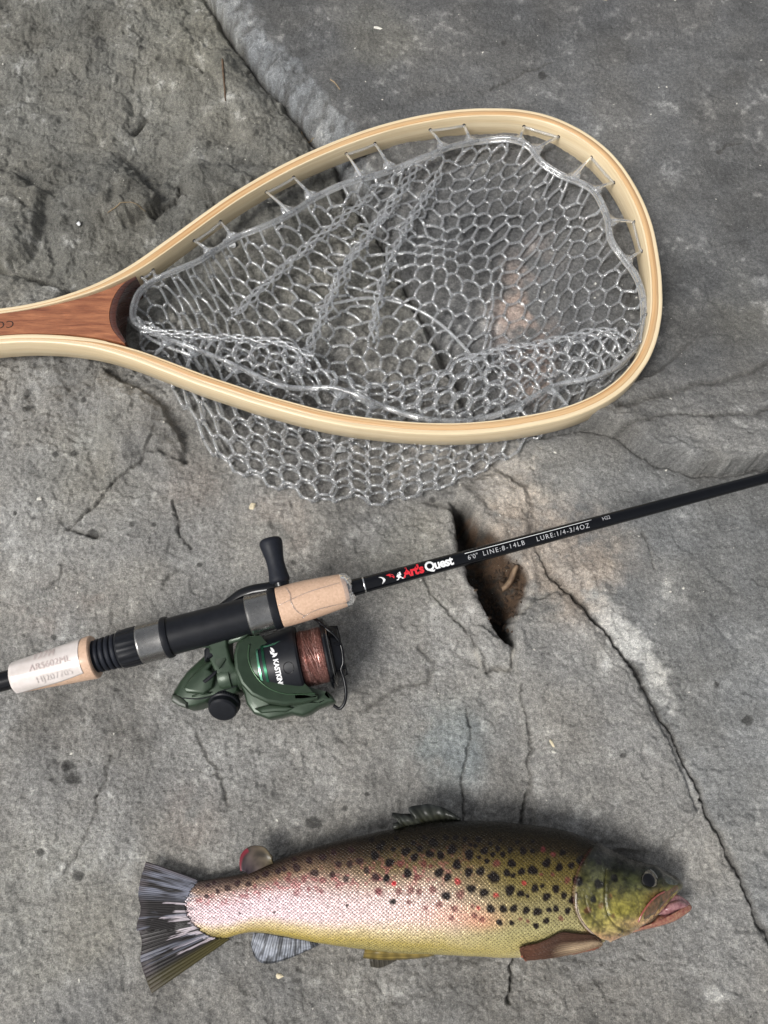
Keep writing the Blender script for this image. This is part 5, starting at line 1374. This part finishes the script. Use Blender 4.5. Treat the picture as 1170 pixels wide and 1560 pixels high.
fk.set(Roughness=0.30, Coat_Weight=0.06, Coat_Roughness=0.08); fk.b.inputs['Specular IOR Level'].default_value = 0.18; fk.bump(ray.outputs['Fac'], 0.5, 0.0005); FIN = fk.m
def n1d(a, b, f, s=0): return float(fbm(np.array([a * f]), np.array([b * f]), 1.0, 3, s)[0])
def tail_col(u, v, x, y):
    st = n1d(u * 46, v * 2.0, 1, 3); st2 = n1d(u * 22, v * 1.4, 1, 5)
    dark = np.array([0.014, 0.012, 0.012]); pale = np.array([0.19, 0.20, 0.25]); oliv = np.array([0.07, 0.06, 0.02]); brn = np.array([0.06, 0.045, 0.045]); sil = np.array([0.42, 0.37, 0.40])
    c = dark.copy()
    k = max(0, min(1, (0.30 - u) / 0.10)) * max(0, min(1, 1.15 - v * .95 + st * 1.8)); c = c * (1 - k * .9) + pale * k * .9
    k = max(0, min(1, (0.16 - v + st * 1.2 + 0.10 * (u > .45)) / 0.12)) * (0.30 < u < 0.86); c = c * (1 - k) + sil * k
    k = max(0, min(1, (v - 0.80) / 0.12)) * 0.65 * (0.6 + st2); k = max(0, k); c = c * (1 - k) + np.array([0.09, 0.075, 0.08]) * k
    k = max(0, min(1, (u - 0.86) / 0.06)) * (1 - 0.5 * v); c = c * (1 - k) + oliv * k
    k = max(0, min(1, (0.05 - u) / 0.03)) * .6; c = c * (1 - k) + brn * k
    k = max(0, min(1, (st2 - .16) / .12)) * (0.3 < u < .8) * .55; c = c * (1 - k) + pale * k
    return c
fin('tail_fin', [(303, 1340), (297, 1349), (288, 1362), (284, 1378), (288, 1395), (300, 1410), (322, 1424), (350, 1430)],
    [(224, 1312), (217, 1335), (213, 1362), (217, 1385), (211, 1411), (216, 1436), (214, 1463), (221, 1488), (231, 1513), ][::1], z=(0.0075, 0.006), nu=150, nv=60, rays=34, ripple=0.00035, colfn=tail_col, bow=0.0012, jag=9, follow=0.0006)
def adi_col(u, v, x, y):
    k = max(0, min(1, (v - .78) / .1)) * (u < .45); c = np.array([0.07, 0.05, 0.065]) * (1 - .6 * u) + np.array([0.09, 0.075, 0.025]) * u
    c = c * (0.75 + 0.9 * n1d(u * 3, v * 3, 1, 3))
    return c * (1 - k) + np.array([0.20, 0.02, 0.035]) * k
fin('adipose_fin', [(378, 1328), (388, 1326), (398, 1322), (410, 1316), (416, 1312)], [(368, 1326), (366, 1313), (369, 1300), (380, 1290), (393, 1288), (405, 1292), (415, 1306)], z=(0.016, 0.017), nu=40, nv=24, rays=0.3, ripple=0.0001, thick=0.0018, colfn=adi_col, bow=0.0006)
def dor_col(u, v, x, y):
    s = n1d(u * 14, v * 3, 1, 4); return np.array([0.016, 0.018, 0.018]) * (1 + 1.2 * s) + np.array([0.03, 0.03, 0.015]) * (1 - v)
fin('dorsal_fin', [(601, 1266), (625, 1262), (650, 1257), (680, 1253), (702, 1250)], [(598, 1256), (612, 1251), (597, 1240), (613, 1241), (628, 1240), (623, 1231), (640, 1227), (656, 1226), (676, 1232), (692, 1242), (702, 1249)], z=(0.020, 0.024), nu=90, nv=30, rays=7, ripple=0.0004, thick=0.0009, colfn=dor_col, bow=0.003)
def anal_col(u, v, x, y):
    s = n1d(u * 30, v * 1.5, 1, 3); k = max(0, min(1, (s - .02) / .12)); c = np.array([0.25, 0.265, 0.30]) * (1 - .7 * k) + np.array([0.035, 0.035, 0.035]) * .7 * k
    if v > .9 or u > .9: c = c * .35
    return c * (1 + .5 * n1d(u * 10, v * 10, 1, 2))
fin('anal_fin', [(386, 1421), (405, 1422), (430, 1427), (455, 1431), (482, 1436)], [(382, 1440), (387, 1456), (396, 1466), (412, 1468), (433, 1463), (463, 1451), (486, 1440)], z=(0.010, 0.006), nu=80, nv=30, rays=14, ripple=0.0002, colfn=anal_col)
def pel_col(u, v, x, y): return np.array([0.17, 0.125, 0.035]) * (1 + 0.9 * n1d(u * 2, v * 20, 1, 3)) * (1 - .4 * (v > .8))
fin('pelvic_fin', [(660, 1451), (640, 1450), (610, 1448), (580, 1446), (556, 1445)], [(662, 1454), (640, 1458), (612, 1460), (585, 1461), (553, 1458)], z=(0.017, 0.013), nu=60, nv=20, rays=3, ripple=0.0004, colfn=pel_col)
fin('pelvic_fin', [(608, 1452), (590, 1453), (575, 1455), (562, 1457)], [(606, 1460), (590, 1469), (578, 1473), (564, 1471)], z=(0.008, 0.004), nu=40, nv=20, rays=6, ripple=0.0004, colfn=lambda u, v, x, y: np.array([0.05, 0.045, 0.035]))
def pec_col(u, v, x, y):
    # u runs from the shoulder to the tip, v from the upper to the lower edge
    s = n1d(u * 3, v * 14, 1, 5); a = np.array([0.055, 0.028, 0.018]); b = np.array([0.42, 0.31, 0.20]); c_ = np.array([0.095, 0.042, 0.026])
    k = max(0, min(1, 1 - abs(v - 0.62 - .1 * u) / 0.30)) * max(0, min(1, (0.62 - u) / 0.25)); c = a * (1 - k) + b * k
    k = max(0, min(1, (u - .6) / .3)); c = c * (1 - k) + c_ * k
    k = max(0, min(1, (v - .86) / .08)) * .6; c = c * (1 - k) + np.array([0.36, 0.12, 0.07]) * k
    return c * (1 + .35 * s)
fin('pectoral_fin', [(913, 1431), (900, 1421), (884, 1419), (868, 1417), (850, 1415), (832, 1424), (814, 1432), (798, 1435), (788, 1438)], [(915, 1436), (898, 1440), (880, 1446), (862, 1451), (845, 1455), (828, 1458), (812, 1460), (798, 1459), (787, 1447)], z=(0.036, 0.024), nu=90, nv=36, rays=7, swap=True, ripple=0.0003, thick=0.0009, colfn=pec_col, bow=0.0035, follow=0.0016)

# ---- eye, jaws
def zskin(px_, py_):
    d = (bx - px_) ** 2 + (by - py_) ** 2 + np.where(np.sin(ph)[None] > 0, 0, 1e6); k = np.argmin(d); return Vb2[k]
def pillow(name, pts, zfn, h, mat, parent, nring=10, n=64, colr=None, drop=0.003):
    o_ = resample(catmull(pts, 8, closed=True), n, closed=True); c = o_.mean(0); V = []
    for r in range(nring):
        f = math.cos(r / nring * math.pi / 2)
        for q in o_:
            p2 = c + (q - c) * f; V.append(P(p2[0], p2[1], zfn(p2[0], p2[1]) + h * math.sqrt(max(0, 1 - f * f))))
    V.append(P(c[0], c[1], zfn(*c) + h))
    F = [tuple(f) for f in grid_faces(nring, n, wrap_m=True).tolist()] + [((nring - 1) * n + i, (nring - 1) * n + (i + 1) % n, nring * n) for i in range(n)]
    base_i = len(V)
    for q in o_: p2 = c + (q - c) * .98; V.append(P(p2[0], p2[1], zfn(p2[0], p2[1]) - drop))
    F += [(i, base_i + i, base_i + (i + 1) % n, (i + 1) % n) for i in range(n)] + [tuple(base_i + i for i in range(n))]
    o = fix(mesh_obj(name, V, F, mat, parent)); 
    return o
def wet(name, c1, c2, rough=0.18, sc=500):
    k = NM(name); k.color(k.ramp(k.noise(k.coord(), sc, 3), [(0.35, c1), (0.65, c2)])); k.set(Roughness=rough, Coat_Weight=0.7, Coat_Roughness=0.06); k.bump(k.noise(k.coord(), sc * 1.6, 3), 0.3, 0.0004); return k.m
ep = zskin(ex, ey); en = unit(np.array([0.10, 0.16, 1.0]))
eyeR = 0.0064
ball = rev_obj('eye', ep - en * 0.0004, en, [(-0.003, 0.0062)] + [(0.0042 * math.sin(a_), 0.0070 * math.cos(a_)) for a_ in np.linspace(0, math.pi / 2 - 0.02, 12)], wet('eye_iris', (0.03, 0.028, 0.026), (0.16, 0.14, 0.10), 0.06, 700), fish, 40, 80)
rev_obj('pupil', ep - en * 0.0004, en, [(0.00425 * math.sin(a_) + 0.00012, 0.00710 * math.cos(a_)) for a_ in np.linspace(math.radians(57), math.pi / 2 - 0.01, 8)], simple('eye_pupil', (0.002, 0.002, 0.003), 0.06, var=0.1, spec=0.5), ball, 36, 80)
rm = MB(); f1 = unit(np.cross(en, [1, 0, 0])); f2 = np.cross(en, f1)
rm.tube(np.array([ep - en * 0.0002 + (f1 * math.cos(a_) * 0.97 + f2 * math.sin(a_)) * 0.0072 for a_ in np.arange(36) * 2 * math.pi / 36]), 0.0006, 8, closed=True)
rm.build('eye_rim', wet('eye_rim_skin', (0.10, 0.10, 0.09), (0.30, 0.30, 0.28), 0.12), ball)
zs = lambda dz: (lambda x, y: zskin(x, y)[2] + dz)
LIP = wet('jaw_skin', (0.055, 0.04, 0.015), (0.19, 0.09, 0.045), sc=260); PINK = wet('mouth_lining', (0.20, 0.08, 0.09), (0.36, 0.19, 0.19), 0.14); REDL = wet('lower_jaw_skin', (0.20, 0.05, 0.04), (0.34, 0.18, 0.11)); DKL = wet('dark_snout', (0.02, 0.024, 0.02), (0.07, 0.075, 0.06))
zj = lambda x, y: float(np.interp(x, [930, 985, 1020, 1050], [0.018, 0.0175, 0.0165, 0.0150]))
pillow('mouth_lining', z6([(860, 610), (880, 570), (930, 505), (975, 478), (1030, 505), (1062, 545), (1030, 585), (960, 610)]), lambda x, y: zj(x, y) - 0.002, 0.0035, PINK, fish)
pillow('lower_jaw', z6([(1064, 540), (1068, 566), (1030, 600), (960, 642), (880, 668), (780, 692), (700, 712), (640, 722), (700, 690), (770, 665), (840, 630), (870, 600), (930, 598), (1010, 575), (1040, 545)]), lambda x, y: zj(x, y) - 0.001, 0.0045, REDL, fish)
pillow('tongue', z6([(900, 575), (930, 530), (985, 512), (1030, 525), (1045, 548), (1000, 566), (950, 580)]), lambda x, y: zj(x, y) + 0.0005, 0.0035, PINK, fish)
pillow('upper_jaw', z6([(1012, 418), (990, 455), (940, 500), (895, 555), (872, 598), (830, 640), (785, 655), (757, 640), (775, 590), (815, 530), (870, 478), (940, 440), (985, 412)]), zs(-0.0012), 0.0026, LIP, fish)
pillow('snout', z6([(880, 335), (930, 345), (985, 385), (1012, 412), (1000, 430), (950, 432), (905, 412), (880, 375)]), zs(-0.0015), 0.0022, DKL, fish)
tt = MB(); tt.tube(catmull([zskin(780 + a / 3.9, 1240 + b / 3.9) + np.array([0, 0, 0.0006]) for a, b in ((748, 638), (770, 588), (812, 530), (862, 482), (905, 462))], 6), 0.0006, 8); tt.build('jaw_crease', wet('red_crease', (0.22, 0.05, 0.04), (0.34, 0.10, 0.07)), fish)
tt = MB(); tt.tube(catmull([zskin(780 + a / 3.9, 1240 + b / 3.9) + np.array([0, 0, 0.0009]) for a, b in ((378, 470), (380, 555), (408, 628), (452, 688), (512, 735))], 6), 0.0007, 8); tt.build('gill_membrane', wet('gill_edge', (0.16, 0.13, 0.08), (0.40, 0.30, 0.24), sc=300), fish)
# ================================================================== SMALL THINGS ON THE ROCK
TWIG = simple('dry_twig', (0.10, 0.065, 0.04), 0.8, var=0.3, vscale=300, bump=0.0002)
STRAW = simple('dry_straw', (0.32, 0.24, 0.14), 0.8, var=0.3, vscale=300)
def lay_stick(name, pts, r, mat, label, cat, lift=0.0006):
    W = catmull(G(pts).tolist(), 6); W = np.c_[W, np.zeros(len(W))]; z = ground_z(W); z = np.convolve(np.pad(z, 2, 'edge'), np.ones(5) / 5, 'valid'); W[:, 2] = np.maximum(z, ground_z(W)) + lift
    m_ = MB(); m_.tube(W, np.interp(np.linspace(0, 1, len(W)), [0, .1, .9, 1], [r * .5, r, r * .8, r * .4]), 8)
    loc = W[0]; o = m_.build(name, mat, None, loc=tuple(loc)); tag(o, label, cat); return o
lay_stick('twig', [(343, 108), (344, 130), (345, 160)], 0.0011, TWIG, 'short dark brown twig standing on the rock above the net', 'twig', 0.001)
lay_stick('straw', [(172, 342), (190, 334), (208, 329), (226, 331)], 0.0004, STRAW, 'thin curled straw beside the rock step left of the net', 'straw')
lay_stick('straw', [(458, 192), (466, 197), (478, 203)], 0.0005, STRAW, 'short pale straw in the joint just above the net frame', 'straw')
lay_stick('straw', [(505, 146), (512, 152), (520, 163)], 0.0005, STRAW, 'tiny tan straw on the pale slab edge near the top', 'straw')
# curled leaf and litter in the hole
lf = NM('dead_leaf'); lf.color(lf.ramp(lf.noise(lf.coord(), 200, 4), [(0.3, (0.10, 0.06, 0.035)), (0.7, (0.24, 0.165, 0.10))])); lf.set(Roughness=0.7)
R_ = G([(768, 897), (776, 893), (783, 884), (787, 873), (791, 862)]); T_ = G([(766, 890), (771, 886), (777, 878), (779, 870), (785, 860)])
rows = []
for i, (a, b) in enumerate(zip(resample(catmull(R_, 5), 20), resample(catmull(T_, 5), 20))):
    for j in range(6):
        v = j / 5; q = a * (1 - v) + b * v; rows.append((q[0], q[1], -0.010 + 0.003 * math.sin(v * 3.14) + 0.0004 * i))
lo_ = mesh_obj('dead_leaf', rows, grid_faces(20, 6), lf.m, None, loc=tuple(rows[0])); tag(lo_, 'curled tan dead leaf stuck in the dark hole under the rod', 'leaf'); s_ = lo_.modifiers.new('thick', 'SOLIDIFY'); s_.thickness = 0.0005
def shard(c, r, rs, sq=(1, 1, .5)):
    """an irregular faceted chip"""
    V = []; F = []
    k = 7
    for zi, rad in ((-1, .7), (0, 1.0), (1, .55)):
        for j in range(k):
            a_ = j * 2 * math.pi / k + rs.rand() * .5; q = rad * (0.7 + .5 * rs.rand()); V.append((math.cos(a_) * q * r * sq[0], math.sin(a_) * q * r * sq[1], zi * r * .5 * sq[2] * (0.8 + .4 * rs.rand())))
    F = [tuple(f) for f in grid_faces(3, k, wrap_m=True).tolist()] + [tuple(range(k))[::-1], tuple(range(2 * k, 3 * k))]
    rot = Matrix.Rotation(rs.rand() * 6.28, 3, 'Z') @ Matrix.Rotation((rs.rand() - .5) * .8, 3, 'X')
    return np.array([rot @ Vector(v) for v in V]) + c, F
rs5 = np.random.RandomState(9)
LIT = simple('dark_litter', (0.045, 0.03, 0.02), 0.9, var=0.5, vscale=300)
lt = MB()
for _ in range(260):
    a_, b_ = 718 + rs5.rand() * 80, 850 + rs5.rand() * 120
    g = G([(a_, b_)])[0]
    if inside(HOLE, np.array([g[0]]), np.array([g[1]]))[0]:
        z = float(ground_z(np.array([[g[0], g[1], 0]]))[0]); V, F = shard(np.array([g[0], g[1], z + 0.001]), 0.0010 + rs5.rand() * 0.0022, rs5, (1, .5, .4)); lt.add(V, F)
if lt.n:
    o = lt.build('leaf_litter', LIT, None, smooth=False, loc=tuple(lt.V[0][0])); tag(o, 'dark rotten leaf litter and silt lying in the bottom of the hole', 'leaf litter'); o['kind'] = 'stuff'
# pale chips, shell grit and flakes scattered over the rock
CHIP = simple('pale_chip', (0.62, 0.60, 0.54), 0.6, var=0.2, vscale=600); CHIP2 = simple('cream_chip', (0.62, 0.54, 0.38), 0.6, var=0.2)
def chip(name, x, y, r, mat, label, cat, sq=(1, .7, .4), n=1):
    g = G([(x, y)])[0]; z = float(ground_z(np.array([[g[0], g[1], 0]]))[0]); m_ = MB()
    V, F = shard(np.array([g[0], g[1], z + 0.0004]), r, rs5, sq); m_.add(V, F)
    o = m_.build(name, mat, None, smooth=False, loc=(g[0], g[1], z)); tag(o, label, cat); return o
chip('stone_chip', 385, 773, 0.0036, CHIP2, 'cream coloured flat chip on the rock just below the mesh bag', 'stone chip')
chip('stone_chip', 575, 66, 0.0050, CHIP, 'white flat chip near the top on the blue grey slab', 'stone chip', (1, .35, .3))
chip('stone_chip', 915, 22, 0.0034, CHIP2, 'small pale chip near the top right of the dark slab', 'stone chip')
chip('stone_chip', 837, 1133, 0.0030, CHIP2, 'tan splinter of rock between the reel and the trout head', 'stone chip', (.5, 1.2, .4))
chip('stone_chip', 839, 1146, 0.0020, CHIP, 'small white crumb just below the tan splinter', 'stone chip')
chip('stone_chip', 60, 760, 0.0022, CHIP, 'small white chip alone on the light rock at left', 'stone chip')
chip('stone_chip', 425, 1488, 0.0026, CHIP2, 'pale cream chip on the rock below the trout tail', 'stone chip')
QUARTZ = NM('wet_quartz'); QUARTZ.set(Base_Color=(0.72, 0.73, 0.73), Roughness=0.12, Coat_Weight=0.8); QUARTZ.bump(QUARTZ.noise(QUARTZ.coord(), 500, 4, 0.7), 0.9, 0.001)
for (x, y, r, lb) in ((350, 372, 0.0085, 'white quartz lump seen through the mesh near the handle'), (521, 684, 0.0055, 'white quartz patch under the mesh outside the lower frame'), (124, 349, 0.0030, 'small white pebble by the rock step left of the net')):
    g = G([(x, y)])[0]; z = float(ground_z(np.array([[g[0], g[1], 0]]))[0]); V, F = shard(np.array([g[0], g[1], z + r * 0.28]), r, rs5, (1, .75, .7))
    m_ = MB(); m_.add(V, F); o = m_.build('quartz_lump', QUARTZ.m, None, loc=(g[0], g[1], z)); sb = o.modifiers.new('sub', 'SUBSURF'); sb.levels = 2; sb.render_levels = 3
    tx = bpy.data.textures.new('lump', 'CLOUDS'); tx.noise_scale = 0.003; dm_ = o.modifiers.new('d', 'DISPLACE'); dm_.texture = tx; dm_.strength = 0.003; dm_.texture_coords = 'LOCAL'
    tag(o, lb, 'stone')
gr_ = MB()
for _ in range(420):
    a_, b_ = rs5.rand() * 1170, rs5.rand() * 1560
    if rs5.rand() > 0.5: b_ *= 0.6
    g = G([(a_, b_)])[0]; z = float(ground_z(np.array([[g[0], g[1], 0]]))[0]); V, F = shard(np.array([g[0], g[1], z + 0.0001]), 0.0004 + 0.0011 * rs5.rand() ** 3, rs5, (1, .6, .5)); gr_.add(V, F)
o = gr_.build('grit', CHIP, None, smooth=False); tag(o, 'tiny pale grit and shell flecks scattered all over the rock', 'grit'); o['kind'] = 'stuff'
